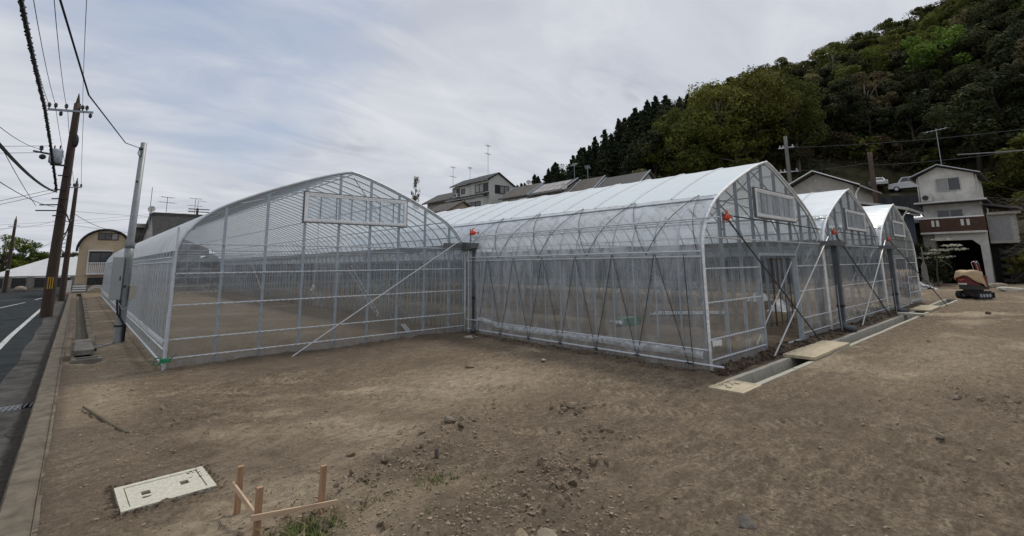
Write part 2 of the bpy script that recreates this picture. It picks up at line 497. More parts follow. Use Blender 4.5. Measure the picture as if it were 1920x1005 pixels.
def gz(x, y):
    x = np.asarray(x, float); y = np.asarray(y, float)
    ins = ((x > GX0) & (x < V1) & (y > YA)) | ((x >= V1) & (x < GX4) & (y > YB))
    z = 0.045 * fbm(x * 0.35, y * 0.35, 3, 1) + 0.03 * fbm(x * 1.6 + 0.6 * y, y * 2.0, 4, 2)
    rid = 1 - 2 * np.abs(vn(x * 2.6, y * 3.1, 5))
    z = z + 0.012 * rid * vn(x * .7, y * .7, 8) * 2
    cm = cmask(x, y)
    z = z + cm * (0.075 * np.abs(vn(x * 7, y * 7, 9)) + 0.05 * np.abs(vn(x * 13, y * 13, 11)) - 0.005)
    z = z + 0.034 * fbm(x * 5, y * 6, 2, 24) + 0.036 * fbm(x * 10, y * 11, 2, 14) * (.35 + 1.3 * sstep(-.15, .3, fbm(x * .8, y * .8, 2, 33)))
    for (ax, ay), (bx, by) in TRACKS:
        L = math.hypot(bx - ax, by - ay); ux, uy = (bx - ax) / L, (by - ay) / L
        u = (x - ax) * ux + (y - ay) * uy; v = -(x - ax) * uy + (y - ay) * ux
        w = sstep(0, 0.3, u) * sstep(L, L - 0.3, u) * sstep(0.13, 0.09, np.abs(v))
        z = z + w * 0.011 * np.sign(np.sin(2 * pi * (u / 0.11 + np.abs(v) * 4.5))) * (0.4 + np.clip(vn(u * 2, v + u * 0, 4) * 1.4 + .4, 0, 1)) - w * 0.012
    # soil thrown up along the front edges of the houses
    z = z + 0.10 * np.exp(-((y - 3.98) / 0.16) ** 2) * sstep(7.9, 8.3, x) * sstep(29, 26, x) * (0.6 + 0.9 * vn(x * 2, y * 2, 6) + .5 * vn(x * 7, y * 7, 16))
    z = z + 0.05 * np.exp(-((y - 10.8) / 0.35) ** 2) * sstep(1.6, 2.4, x) * sstep(8.4, 7.6, x) * (0.7 + vn(x * 3, y * 3, 7))
    z = np.where(ins, z * 0.5, z)
    far = sstep(12, 40, np.hypot(x, y))
    z = z * (1 - 0.5 * far)
    # beside the kerb and channel the soil is level
    lvl = np.minimum(1, np.abs(x - 0.0) / 0.35)
    z = np.where(x < 0.4, z * lvl, z)
    chn = sstep(0.05, 0.35, np.abs(y - 3.37) - 0.19)
    z = np.where((x > 6.8) & (x < 31), z * (0.15 + 0.85 * chn), z)
    return z
def spread(a, b, s):
    n = max(1, int(round((b - a) / s))); return list(np.linspace(a, b, n, endpoint=False))
DX0, DX1, DY0, DY1 = 7.56, 30.1, 3.20, 3.54      # drain channel inside
LX0, LX1, LY0, LY1 = 0.14, 0.40, 13.4, 47.0      # ditch beside the kerb
gx = [-600, -300, -150, -80, -40, -20, -12] + spread(-9, -0.3, 1.0) + [-0.16, -0.05] + spread(0.02, 0.14, .04) + spread(0.14, 0.40, .065) + spread(0.40, 7.56, 0.042) + spread(7.56, 14, 0.09) + spread(14, 30.1, 0.2) + spread(30.1, 60, 1.0) + spread(60, 150, 6) + [150, 200, 300, 600, 1200]
gy = [-600, -200, -60, -20, -8] + spread(-3, 1.0, 0.4) + spread(1.0, 3.20, 0.042) + spread(3.20, 3.54, 0.0425) + spread(3.54, 9.0, 0.042) + spread(9, 13.4, 0.085) + spread(13.4, 47, 0.5) + spread(47, 100, 4) + [100, 140, 200, 400, 1200]
GXa, GYa = np.meshgrid(np.array(gx), np.array(gy), indexing="ij")
GZ = gz(GXa, GYa)
GZ = np.where(GXa <= -0.1, -0.27, GZ)
GZ = np.where((GXa > 34) & (GXa + 0.45 * GYa > 53), -0.3, GZ)
nx, ny = GXa.shape
verts = np.stack([GXa, GYa, GZ], -1).reshape(-1, 3)
ii, jj = np.meshgrid(np.arange(nx - 1), np.arange(ny - 1), indexing="ij")
cxm = (GXa[:-1, :-1] + GXa[1:, 1:]) / 2; cym = (GYa[:-1, :-1] + GYa[1:, 1:]) / 2
keep = ~((cxm > DX0) & (cxm < DX1) & (cym > DY0) & (cym < DY1)) & ~((cxm > LX0) & (cxm < LX1) & (cym > LY0) & (cym < LY1))
q = np.stack([ii * ny + jj, (ii + 1) * ny + jj, (ii + 1) * ny + jj + 1, ii * ny + jj + 1], -1)[keep]
def np_mesh(name, verts, quads, m, smooth=True):
    me = bpy.data.meshes.new(name)
    k = quads.shape[1]
    me.vertices.add(len(verts)); me.vertices.foreach_set("co", np.asarray(verts, np.float32).ravel())
    me.loops.add(quads.size); me.loops.foreach_set("vertex_index", quads.astype(np.int32).ravel())
    me.polygons.add(len(quads)); me.polygons.foreach_set("loop_start", np.arange(0, quads.size, k, dtype=np.int32))
    me.polygons.foreach_set("use_smooth", np.full(len(quads), smooth))
    me.update(calc_edges=True)
    me.materials.append(m)
    return me
def soil_material():
    m = bpy.data.materials.new("bare_soil"); m.use_nodes = True
    t = m.node_tree; t.nodes.clear(); N = t.nodes.new; L = t.links.new
    o = N("ShaderNodeOutputMaterial"); b = N("ShaderNodeBsdfPrincipled"); L(b.outputs[0], o.inputs[0])
    b.inputs["Roughness"].default_value = 0.95; b.inputs["Specular IOR Level"].default_value = 0.12
    g = N("ShaderNodeNewGeometry")
    def noise(sc, det=6, rough=0.6, dist=0.0, stretch=(1, 1, 1), rot=0):
        mp = N("ShaderNodeMapping"); mp.inputs["Scale"].default_value = stretch; mp.inputs["Rotation"].default_value = (0, 0, rot)
        L(g.outputs["Position"], mp.inputs[0])
        n = N("ShaderNodeTexNoise"); n.inputs["Scale"].default_value = sc; n.inputs["Detail"].default_value = det
        n.inputs["Roughness"].default_value = rough; n.inputs["Distortion"].default_value = dist
        L(mp.outputs[0], n.inputs[0]); return n.outputs[0]
    def rmp(f, a, b_, c0=0.0, c1=1.0):
        n = N("ShaderNodeMapRange"); n.inputs[1].default_value = a; n.inputs[2].default_value = b_
        n.inputs[3].default_value = c0; n.inputs[4].default_value = c1; L(f, n.inputs[0]); return n.outputs[0]
    def mixc(f, a, b_):
        n = N("ShaderNodeMixRGB")
        for i, v in enumerate((f, a, b_)):
            if isinstance(v, tuple): n.inputs[i].default_value = (*v, 1)
            elif isinstance(v, float): n.inputs[i].default_value = v
            else: L(v, n.inputs[i])
        return n.outputs[0]
    base = mixc(rmp(noise(0.55, 7, 0.65, 0.6, (1, 1.6, 1), -0.75), 0.36, 0.66), (0.315, 0.240, 0.158), (0.54, 0.430, 0.295))
    mid = mixc(rmp(noise(3.2, 7, 0.7, 0.5, (1, 2.4, 1), -0.75), 0.38, 0.7), (0.185, 0.140, 0.095), base)
    fine = mixc(rmp(noise(26, 5, 0.75), 0.36, 0.62), (0.130, 0.099, 0.070), mid)
    at = N("ShaderNodeAttribute"); at.attribute_name = "damp"
    nd = N("ShaderNodeMath"); nd.operation = "MULTIPLY"; L(at.outputs["Fac"], nd.inputs[0]); L(rmp(noise(1.7, 6, 0.7), 0.3, 0.6, 0.35, 1.0), nd.inputs[1])
    damp = mixc(nd.outputs[0], fine, (0.135, 0.101, 0.074))
    pale = mixc(rmp(noise(60, 3, 0.8), 0.62, 0.72, 0, 0.7), damp, (0.45, 0.38, 0.285))
    ad = N("ShaderNodeAttribute"); ad.attribute_name = "dust"
    dn = N("ShaderNodeMath"); dn.operation = "MULTIPLY"; L(ad.outputs["Fac"], dn.inputs[0]); L(rmp(noise(7, 6, 0.75, 0.4, (1, 1.8, 1), -0.75), 0.34, 0.6, 0.15, 1.0), dn.inputs[1])
    pale = mixc(dn.outputs[0], pale, (0.56, 0.455, 0.315))
    hv = N("ShaderNodeHueSaturation"); hv.inputs["Saturation"].default_value = 0.95; hv.inputs["Value"].default_value = 1.0
    L(pale, hv.inputs["Color"])
    L(hv.outputs[0], b.inputs["Base Color"])
    hsum = N("ShaderNodeMath"); hsum.operation = "MULTIPLY_ADD"
    L(noise(34, 6, 0.75, 0.3), hsum.inputs[0]); hsum.inputs[1].default_value = 0.55; L(noise(8, 7, 0.75, 0.4, (1, 1.7, 1), -0.75), hsum.inputs[2])
    bp = N("ShaderNodeBump"); bp.inputs["Strength"].default_value = 1.0; bp.inputs["Distance"].default_value = 0.055
    L(hsum.outputs[0], bp.inputs["Height"]); L(bp.outputs[0], b.inputs["Normal"])
    return m
SOIL = soil_material()
me = np_mesh("ground", verts, q, SOIL)
damp = np.zeros(GXa.shape)
damp = np.maximum(damp, np.exp(-((GYa - 3.88) / 0.24) ** 2) * sstep(7.7, 8.1, GXa) * sstep(30, 27, GXa))
damp = np.maximum(damp, sstep(8.6, 9.9, GYa + 0.8 * fbm(GXa, GYa, 3, 4)) * sstep(1.5, 2.6, GXa) * sstep(8.6, 7.8, GXa) * (GYa < 11.2) * 0.95)
damp = np.maximum(damp, sstep(7.35, 7.75, GXa + .3 * fbm(GXa * 2, GYa * 2, 2, 4)) * sstep(8.3, 8.0, GXa) * sstep(3.8, 4.3, GYa) * (GYa < 11) * 0.9)
damp = np.maximum(damp, np.clip(cmask(GXa, GYa), 0, 1) * 0.5)
damp = np.maximum(damp, sstep(0.1, 0.02, GXa) * 0.5)
damp = np.maximum(damp, sstep(0.05, 0.4, fbm(GXa * .3, GYa * .3, 3, 9)) * 0.55)
a = me.attributes.new("damp", "FLOAT", "POINT")
a.data.foreach_set("value", damp.astype(np.float32).ravel())
dust = np.clip(sstep(0.0, 0.5, fbm(GXa * .55 + .4 * GYa, GYa * .9, 4, 19)) * 1.1, 0, 1) * .8
dust = np.maximum(dust, .75 * np.exp(-((GXa - 4.6) / 1.6) ** 2 - ((GYa - 6.2) / 1.0) ** 2))
dust = np.maximum(dust, .6 * np.exp(-((GXa - .45) / .35) ** 2 - ((GYa - 8.5) / 2.6) ** 2))
dust = np.maximum(dust, .55 * np.exp(-((GXa - 12) / 4) ** 2 - ((GYa - 1.6) / 1.0) ** 2))
for (ax, ay), (bx, by) in TRACKS:
    L_ = math.hypot(bx - ax, by - ay); ux, uy = (bx - ax) / L_, (by - ay) / L_
    u = (GXa - ax) * ux + (GYa - ay) * uy; v = -(GXa - ax) * uy + (GYa - ay) * ux
    w_ = sstep(0, 0.4, u) * sstep(L_, L_ - 0.4, u) * sstep(0.13, 0.10, np.abs(v)) * sstep(-.15, .2, vn(u * 1.3, v + 3, 4))
    lug = (np.sin(2 * pi * (u / 0.11 + np.abs(v) * 4.5)) > 0)
    dust = np.maximum(dust, w_ * lug * .40); damp = damp * (1 - w_ * .5) + w_ * (~lug) * .25
dust = dust * (1 - np.clip(damp * 1.3, 0, 1))
insd = ((GXa > GX0) & (GXa < V1) & (GYa > YA)) | ((GXa >= V1) & (GXa < GX4) & (GYa > YB))
dust = np.where(insd, dust * .25, dust) * sstep(60, 25, np.hypot(GXa, GYa)); damp = np.where(insd, np.maximum(damp, .35), damp)
for nm_, arr in (("dust", dust), ):
    a2 = me.attributes.new(nm_, "FLOAT", "POINT"); a2.data.foreach_set("value", arr.astype(np.float32).ravel())
me.attributes["damp"].data.foreach_set("value", damp.astype(np.float32).ravel())
ground = bpy.data.objects.new("ground", me); COL.objects.link(ground); structure(ground)

# road, its shoulder, markings and kerb
RZ = -0.245
ASPH = mat("asphalt", (0.030, 0.036, 0.039), 0.95, 0, 3, 0.3, 0.35, 160, coord="World", spec=.08)
SHOULD = mat("worn_road_shoulder", (0.088, 0.086, 0.080), 0.93, 0, 2.2, 0.3, 0.5, 90, coord="World", var2=(0.040, 0.038, 0.035), spec=.1)
LITTER = mat("gutter_silt", (0.048, 0.040, 0.032), 1.0, 0, 9, 0.5, 0.8, 50, coord="World")
PAINT = mat("worn_white_paint", (0.50, 0.51, 0.50), 0.8, 0, 14, 0.3, coord="World", var2=(.2, .2, .2))
def sheet(name, pts, m, kind=True):
    mb = MB().add(pts, [tuple(range(len(pts)))])
    o = mb.build(name, m, local=True)
    return structure(o)
def strip(name, x0f, x1f, y0, y1, n, z, m):
    P = []
    for i in range(n + 1):
        y = y0 + (y1 - y0) * i / n
        a0 = x0f(y) if callable(x0f) else x0f; a1 = x1f(y) if callable(x1f) else x1f
        P.append([(a0, y, z), (a1, y, z)])
    return structure(MB().grid(P).build(name, m, local=True, smooth=True))
strip("road", -30, -0.76, -10, 66, 6, RZ, ASPH)
strip("road_shoulder", lambda y: -0.80 + 0.03 * sin(y * 1.3), -0.24, -10, 52, 120, RZ + 0.005, SHOULD)
strip("gutter_silt", lambda y: -0.30 - 0.09 * (1 + 1.6 * vn(y * 1.1, 0.5, 3)) - 0.05 * vn(y * 6, .2, 2), -0.22, 2, 46, 300, RZ + 0.012, LITTER)
strip("road_marking", lambda y: -1.40 + 0.012 * max(0, y - 22), lambda y: -1.27 + 0.012 * max(0, y - 22), -8, 40, 40, RZ + 0.005, PAINT)
for k, (a, b) in enumerate((((-2.9, 38.0), (-2.2, 43.0)), ((-1.9, 46.0), (-1.5, 50.0)), ((-4.2, 46), (-2.7, 47.5)), ((-2.4, 54), (-1.2, 55.2)))):
    ax, ay = a; bx, by = b
    w = 0.055
    sheet("road_marking", [(ax - w, ay, RZ + .005), (ax + w, ay, RZ + .005), (bx + w, by, RZ + .005), (bx - w, by, RZ + .005)], PAINT)
kb = MB()
P = []
ks = list(np.arange(-2, 48.01, 0.1))
for y in ks:
    j = 0.006 * vn(y * 5, .3, 1); e = 0.012 * vn(y * 3, .8, 2)
    P.append([(-0.265 + e, y, RZ - .03), (-0.262 + e, y, -0.02), (-0.245 + e, y, 0.012 + j), (-0.085, y, 0.014 + j), (-0.062 + e, y, -0.006), (-0.058 + e, y, -0.008), (-0.056, y, 0.006 + j), (-0.028 + e, y, 0.004), (-0.012, y, -0.10)])
kb.grid(P)
structure(kb.build("kerb", CONC_D, local=True))
dg = empty("drain_grate", (-0.52, 10.6, RZ), "dark slotted steel drain grate set in the road shoulder beside the kerb", "drain grate")
MB().box((-0.80, 10.42, RZ - .02), (-0.28, 10.78, RZ + .012)).build("frame", PVC, dg)
for k in range(8):
    x = -0.78 + k * 0.062
    MB().bar((x + .02, 10.45, RZ + .018), (x + .045, 10.75, RZ + .018), 0.014, 0.012).build("slat", PVC, dg)

# open concrete channel along the right-hand front
ch = MB()
structure(MB().box((DX0, DY0 - .06, -0.34), (DX1, DY1 + .06, -0.31)).box((DX1 - .05, DY0 - .06, -.31), (DX1 + .05, DY1 + .06, .01)).box((DX0 - .06, DY0 - .06, -.31), (DX0, DY1 + .06, -.02)).build("channel_bed", CONC_G, local=True))
dch = tag(empty("drain_channel", (DX0, 3.37, 0)), kind="structure")
seg = 0.82; n = int((DX1 - DX0) / seg)
def u_wall(y0, y1, zt):
    return MB().box((0.006, y0 - 3.37, -0.31), (seg - 0.006, y1 - 3.37, zt))
wA = u_wall(DY1 - .01, DY1 + .075, 0.016); wB = u_wall(DY0 - .075, DY0 + .01, 0.012)
cwA = wA.build("channel_block", CONC, dch, local=True); cwB = wB.build("channel_block", CONC, dch, local=True)
for k in range(1, n):
    for o in (cwA, cwB):
        c = share(o, "channel_block", (k * seg, random.uniform(-.006, .006), random.uniform(-.005, .005)), dch)
def cover(name, x0, x1, y0, y1, z0, z1, m, label, group=None, rz=0.0, cat="drain cover"):
    t = empty(name, ((x0 + x1) / 2, (y0 + y1) / 2, z0), label, cat, group, rz)
    MB().box((x0, y0, z0), (x1, y1, z1)).build("slab", m, t)
    return t
t = cover("drain_cover", 10.12, 11.22, 3.13, 3.66, 0.024, 0.075, PLY, "wide pale board laid over the channel in front of the open doorway", "boards over the drain channel")
MB().box((11.228, 3.14, 0.024), (12.45, 3.65, 0.073)).build("slab", PLY, t)
cover("drain_cover", 20.35, 20.75, 3.05, 3.72, 0.026, 0.085, CONC, "narrow slab bridging the channel beside the farther grey downpipe", "boards over the drain channel", rz=0.12)
cover("drain_cover", 22.2, 24.6, 3.1, 3.68, 0.026, 0.08, PLY, "pale board over the far stretch of the channel past the second downpipe", "boards over the drain channel")
def lid(name, cx, cy, lx, ly, rz, label, holes, seed=0, z=0.0, m=CONC):
    t = empty(name, (cx, cy, z), label, "manhole cover", None, rz)
    f = MB(); w = 0.055; h0, h1 = -0.06, 0.024
    ix, iy = lx - w, ly - w
    f.box((-lx, -ly, h0), (lx, -iy, h1)); f.box((-lx, iy, h0), (lx, ly, h1))
    f.box((-lx, -iy, h0), (-ix, iy, h1)); f.box((ix, -iy, h0), (lx, iy, h1))
    f.build("frame", m, t, local=True)
    g = 0.008; ix -= g; iy -= g
    # lid built around its lifting holes
    hx = 0.030; hy = 0.042
    xs = sorted([-ix, ix] + [v for h in holes for v in (h[0] - hx, h[0] + hx)])
    l = MB()
    for a, b in zip(xs[:-1], xs[1:]):
        hh = [h for h in holes if abs((a + b) / 2 - h[0]) < hx * .9]
        if hh:
            y = hh[0][1]
            l.box((a, -iy, h0 + .01), (b, y - hy, 0.021)); l.box((a, y + hy, h0 + .01), (b, iy, 0.021)); l.box((a, y - hy, h0), (b, y + hy, h0 + .012))
        else:
            l.box((a, -iy, h0 + .01), (b, iy, 0.021))
    l.build("lid", m, t, local=True)
    for h in holes:
        MB().box((h[0] - hx + .002, h[1] - hy + .002, h0 + .012), (h[0] + hx - .002, h[1] + hy - .002, h0 + .016)).build("hole", CABLE, t, local=True)
    return t
MHC = mat("manhole_concrete", (0.50, 0.485, 0.40), 0.9, 0, 34, 0.16, 0.3, 80)
lid("manhole_cover", 0.72, 5.105, 0.31, 0.27, 0.03, "pale concrete manhole cover with two lifting holes lying near the kerb", [(-0.13, 0.0), (0.13, 0.0)], m=MHC)
lid("manhole_cover", 7.30, 3.33, 0.33, 0.25, 0.02, "pale sump cover with soil on it at the near end of the drain channel", [(-0.15, 0.03), (0.15, 0.03)], m=PLY)

# ditch beside the kerb with its covers
structure(MB().box((LX0 - .06, LY0, -0.3), (LX1 + .06, LY1, -0.15)).box((LX0 - .06, LY1 - .1, -.26), (LX1 + .06, LY1 + .1, .03)).build("ditch_bed", CONC_D, local=True))
dt_ = tag(empty("kerb_ditch", (0.27, LY0, 0)), kind="structure")
sgl = 0.6
a_ = MB().box((LX1 - 0.27 - .005, 0.005, -.28), (LX1 - 0.27 + .105, sgl - .005, 0.03)).build("ditch_block", CONC_D, dt_, local=True)
b_ = MB().box((LX0 - 0.27 - .05, 0.005, -.28), (LX0 - 0.27 + .005, sgl - .005, 0.012)).build("ditch_block", CONC_D, dt_, local=True)
for k in range(2, int((LY1 - LY0) / sgl)):
    share(a_, "ditch_block", (random.uniform(-.006, .006), k * sgl, random.uniform(-.012, .012)), dt_)
    share(b_, "ditch_block", (0, k * sgl, random.uniform(-.008, .006)), dt_)
a_.location = (0, 1.2, 0); b_.location = (0, 1.2, 0)
sc_ = empty("ditch_cover", (0.28, 14.8, 0), "thick grey concrete slabs covering the start of the kerbside ditch", "ditch cover")
MB().box((0.12, 13.9, 0.0), (0.44, 14.72, 0.10)).build("slab", CONC_S, sc_)
MB().box((0.13, 14.735, 0.0), (0.43, 16.2, 0.085)).build("slab", CONC_S, sc_)
sb = empty("sump_box", (0.3, 13.1, 0), "low grey concrete sump frame with a dark slot in front of the ditch covers", "sump")
f = MB().box((0.09, 12.85, -.1), (0.55, 12.93, 0.05)); f.build("rim", CONC_S, sb)
MB().box((0.09, 13.08, -.1), (0.55, 13.16, 0.06)).build("rim", CONC_S, sb)
MB().box((0.09, 12.935, -.1), (0.16, 13.075, 0.05)).build("rim", CONC_S, sb)
MB().box((0.48, 12.935, -.1), (0.55, 13.075, 0.05)).build("rim", CONC_S, sb)
MB().box((0.165, 12.94, -.1), (0.475, 13.07, -0.02)).build("slot", FRAME_D, sb)
MB().box((0.0, 13.25, -.1), (0.07, 13.85, 0.09)).build("side_slab", CONC_D, sb)

# ------------------------------------------------------------------ hillside terrain
AZT = np.array([-180, 20, 41, 43, 45, 48, 50, 53, 55, 58, 60, 63, 66, 70, 74, 79, 84, 92, 100, 130, 180.])
TAN = np.array([.05, .05, .150, .172, .195, .212, .230, .268, .292, .322, .338, .352, .372, .380, .393, .408, .428, .47, .49, .4, .05])
def tsil(az): return np.interp(az, AZT, TAN)
def DR(az): return np.interp(az, [20, 43, 60, 84, 120], [105, 108, 122, 138, 140])
def D0(az): return np.interp(az, [20, 43, 55, 66, 74, 84, 95, 120], [78, 74, 66, 64, 72, 82, 66, 66])
def hz(x, y):
    x = np.asarray(x, float); y = np.asarray(y, float)
    s = x + 0.45 * y - 57.0
    base = 5.0 * sstep(-0.8, 4.5, s) + 0.5 * sstep(4, 12, s) + 3.1 * sstep(19.1, 20.4, s) + 1.6 * sstep(21, 25, s)
    az = np.degrees(np.arctan2(x, y)); D = np.hypot(x, y)
    dr = DR(az); d0 = D0(az)
    top = np.maximum(dr * tsil(az) + 1.8 - 11.5, 10.2)
    u = np.clip((D - d0) / (dr - d0), 0, 1)
    h = (top - 10.2) * np.where(D > d0, u ** 0.92, 0)
    h = h - np.maximum(D - dr, 0) * 0.12
    edge = sstep(12, 26, az) * sstep(150, 125, az)
    z = base + h * sstep(8, 16, s) + fbm(x * .12, y * .12, 3, 2) * (.2 * sstep(6, 20, s) + .8 * sstep(27, 34, s))
    z = z * edge - 0.4 * (s < -0.5) - 0.4 * (1 - edge)
    hole = (x > 51) & (x < 60.5) & (y > 2.6) & (y < 8.0)
    return np.where(hole, np.minimum(z, -0.4), z)
hx = np.concatenate([np.arange(26, 90, 0.9), np.arange(90, 262, 3.5)]); hy = np.concatenate([np.arange(-150, -20, 4.0), np.arange(-20, 75, 0.9), np.arange(75, 190, 4.0)])
HX, HY = np.meshgrid(hx, hy, indexing="ij"); HZ = hz(HX, HY)
i2, j2 = np.meshgrid(np.arange(len(hx) - 1), np.arange(len(hy) - 1), indexing="ij"); nyh = len(hy)
hq = np.stack([i2 * nyh + j2, (i2 + 1) * nyh + j2, (i2 + 1) * nyh + j2 + 1, i2 * nyh + j2 + 1], -1).reshape(-1, 4)
UNDER = mat("hill_undergrowth", (0.045, 0.042, 0.022), 1.0, 0, 0.5, 0.5, 0.8, 3, coord="World", var2=(0.018, 0.018, 0.011), spec=0.1)
hm = np_mesh("hillside", np.stack([HX, HY, HZ], -1).reshape(-1, 3), hq, UNDER)
hs = bpy.data.objects.new("hillside", hm); COL.objects.link(hs); structure(hs)

# ------------------------------------------------------------------ greenhouses
PROF = [(0.0, 0.0), (0.0, 0.6), (0.0, 1.3), (0.0, 1.95), (0.02, 2.12), (0.07, 2.30), (0.155, 2.47), (0.27, 2.63), (0.42, 2.78), (0.60, 2.92), (0.82, 3.05), (1.08, 3.18), (1.38, 3.32), (1.70, 3.46), (2.05, 3.60), (2.42, 3.745), (2.80, 3.875), (3.08, 3.955), (3.24, 3.985)]
def profile(w):
    """left half then right half, outline from ground to ground over a span of width w"""
    h = w / 2; k = h / 3.25
    L = [(a * k, b) for a, b in PROF]
    return L + [(h, 3.995)] + [(w - a, b) for a, b in reversed(L)]
def zprof(x, w):
    P = profile(w)
    for (a, b), (c, d) in zip(P[:-1], P[1:]):
        if a <= x <= c and c > a: return b + (d - b) * (x - a) / (c - a)
    return 2.0
def outward(P, off):
    r = []
    for i, p in enumerate(P):
        a = P[max(0, i - 1)]; b = P[min(len(P) - 1, i + 1)]
        dx, dz = b[0] - a[0], b[1] - a[1]; l = math.hypot(dx, dz) or 1
        r.append((p[0] - dz / l * off, p[1] + dx / l * off))
    return r
def xcut(w, z, left=True):
    for (a, b), (c, d) in zip(PROF[:-1], PROF[1:]):
        if b <= z <= d:
            x = (a + (c - a) * (z - b) / (d - b)) * (w / 2 / 3.25)
            return x if left else w - x
    return w / 2

def gable(root, x0, w, y, posts, girts, door=None, window=None, front=True, filmm=FILM_GAB):
    """posts = local x list; door=(xa,xb,ztop); window=(xa,xb,z0,z1)"""
    s = -1 if front else 1
    for px in posts:
        zt = zprof(px, w) - 0.02
        zb = 0.0
        if door and door[0] + .05 < px < door[1] - .05: zb = door[2] + .03
        MB().box((x0 + px - .022, y + .015, zb), (x0 + px + .022, y + .07, zt)).build("post", GALV_M, root)
    for gzv in girts:
        a = xcut(w, gzv) + .02; b = xcut(w, gzv, False) - .02
        segs = [(a, b)]
        if door and gzv < door[2]: segs = [(a, door[0]), (door[1], b)]
        for a, b in segs:
            MB().tube([(x0 + a, y - .012, gzv), (x0 + b, y - .012, gzv)], 0.014, 6).build("girt", GALV, root)
            if front:
                # spring clip holding the film along the girt
                pts = []; k = int((b - a) / 0.06)
                for i in range(k + 1):
                    pts.append((x0 + a + (b - a) * i / k, y - .03, gzv + (0.011 if i % 2 else -0.011)))
                MB().tube(pts, 0.004, 3).build("film_clip", RAILW, root)
    # film in vertical strips, skirt below
    fm = MB(); sks = [MB(), MB()]
    st = 0.11; n = int(w / st)
    xs = [w * i / n for i in range(n + 1)]
    if door: xs = sorted(xs + [door[0], door[1]])
    for a, b in zip(xs[:-1], xs[1:]):
        if b - a < 1e-4: continue
        m_ = (a + b) / 2
        zb = 0.13
        if door and door[0] < m_ < door[1]: zb = door[2]
        za, zc = max(zprof(a, w), zb + .01), max(zprof(b, w), zb + .01)
        rows = 10
        P = []
        for r in range(rows + 1):
            t = r / rows
            P.append([(x0 + a, y - .016 + .006 * float(vn(a * 2, t * 6, 2)), zb + (za - zb) * t), (x0 + b, y - .016 + .006 * float(vn(b * 2, t * 6, 2)), zb + (zc - zb) * t)])
        fm.grid(P)
        if zb < .5: sks[1 if door and m_ > door[1] else 0].grid([[(x0 + a, y - .02, -0.04), (x0 + b, y - .02, -0.04)], [(x0 + a, y - .02, 0.13), (x0 + b, y - .02, 0.13)]])
    fm.build("gable_film", filmm, root, smooth=True)
    for sk in sks:
        if sk.v: sk.build("skirt_film", FILM_SKIRT, root)
    if door:
        a, b, zt = door
        d = MB().box((x0 + a - .03, y - .03, -.02), (x0 + a + .03, y + .05, zt + .04)).build("door_jamb", GALV_M, root)
        MB().box((x0 + b - .03, y - .03, -.02), (x0 + b + .03, y + .05, zt + .04)).build("door_jamb", GALV_M, root)
        MB().box((x0 + a + .03, y - .025, zt), (x0 + b - .03, y + .045, zt + .05)).build("door_rail", GALV_M, root)
        MB().box((x0 + a + .03, y - .02, 0.01), (x0 + b - .03, y + .04, 0.055)).build("threshold", GALV_M, root)
    if window:
        a, b, z0, z1 = window; t = 0.075; yy = y - .095
        fr = MB().box((x0 + a, yy, z0), (x0 + b, yy + .04, z0 + t)).box((x0 + a, yy, z1 - t), (x0 + b, yy + .04, z1)).box((x0 + a, yy, z0 + t), (x0 + a + t, yy + .04, z1 - t)).box((x0 + b - t, yy, z0 + t), (x0 + b, yy + .04, z1 - t)).build("vent_window", GALV_L, root)
        pn = MB().grid([[(x0 + a + t, yy + .018, z0 + t), (x0 + b - t, yy + .018, z0 + t)], [(x0 + a + t, yy + .018, z1 - t), (x0 + b - t, yy + .018, z1 - t)]])
        pn.build("pane", FILM_WIN, fr)
        for i in range(1, 7):
            xm = x0 + a + (b - a) * i / 7
            MB().box((xm - .009, yy + .021, z0 + t), (xm + .009, yy + .036, z1 - t)).build("mullion", GUTTER, fr)
        e = .022
        MB().box((x0 + a - e, yy + .004, z0 - e), (x0 + b + e, yy + .06, z0 - .001)).box((x0 + a - e, yy + .004, z1 + .001), (x0 + b + e, yy + .06, z1 + e)).box((x0 + a - e, yy + .004, z0 - .001), (x0 + a - .001, yy + .06, z1 + .001)).box((x0 + b + .001, yy + .004, z0 - .001), (x0 + b + e, yy + .06, z1 + .001)).build("rim", GUTTER, fr)
        for zc_ in (z0 + .022, z1 - .022):
            pts = [(x0 + a + .03 + (b - a - .06) * i / 50, yy - .006, zc_ + (0.012 if i % 2 else -0.012)) for i in range(51)]
            MB().tube(pts, 0.008, 3).build("film_clip", RAILW, fr)

def winder(root, x, y, z, col, handle=(0.10, 0, 0.06)):
    mb = MB().ell((x, y, z), (.085, .05, .075), 10, 6).box((x - .10, y - .03, z - .05), (x - .03, y + .03, z + .03)).tube([(x + .02, y - .01, z), (x + .17, y - .02, z + .015)], .022, 6).tube([(x - .03, y, z + .05), (x - .02, y, z + .12), (x + .04, y, z + .12)], .016, 5)
    w = mb.build("winder", col, root, smooth=True)
    MB().tube([(x + handle[0], y - .05, z), (x + handle[0] * 1.8, y - .06, z + handle[2])], .009, 5).build("crank", GALV_D, w)
    MB().bar((x - .06, y + .045, z - .35), (x - .06, y + .045, z + .1), .045, .03, (0, 1, 0)).build("bracket", GALV_D, w)

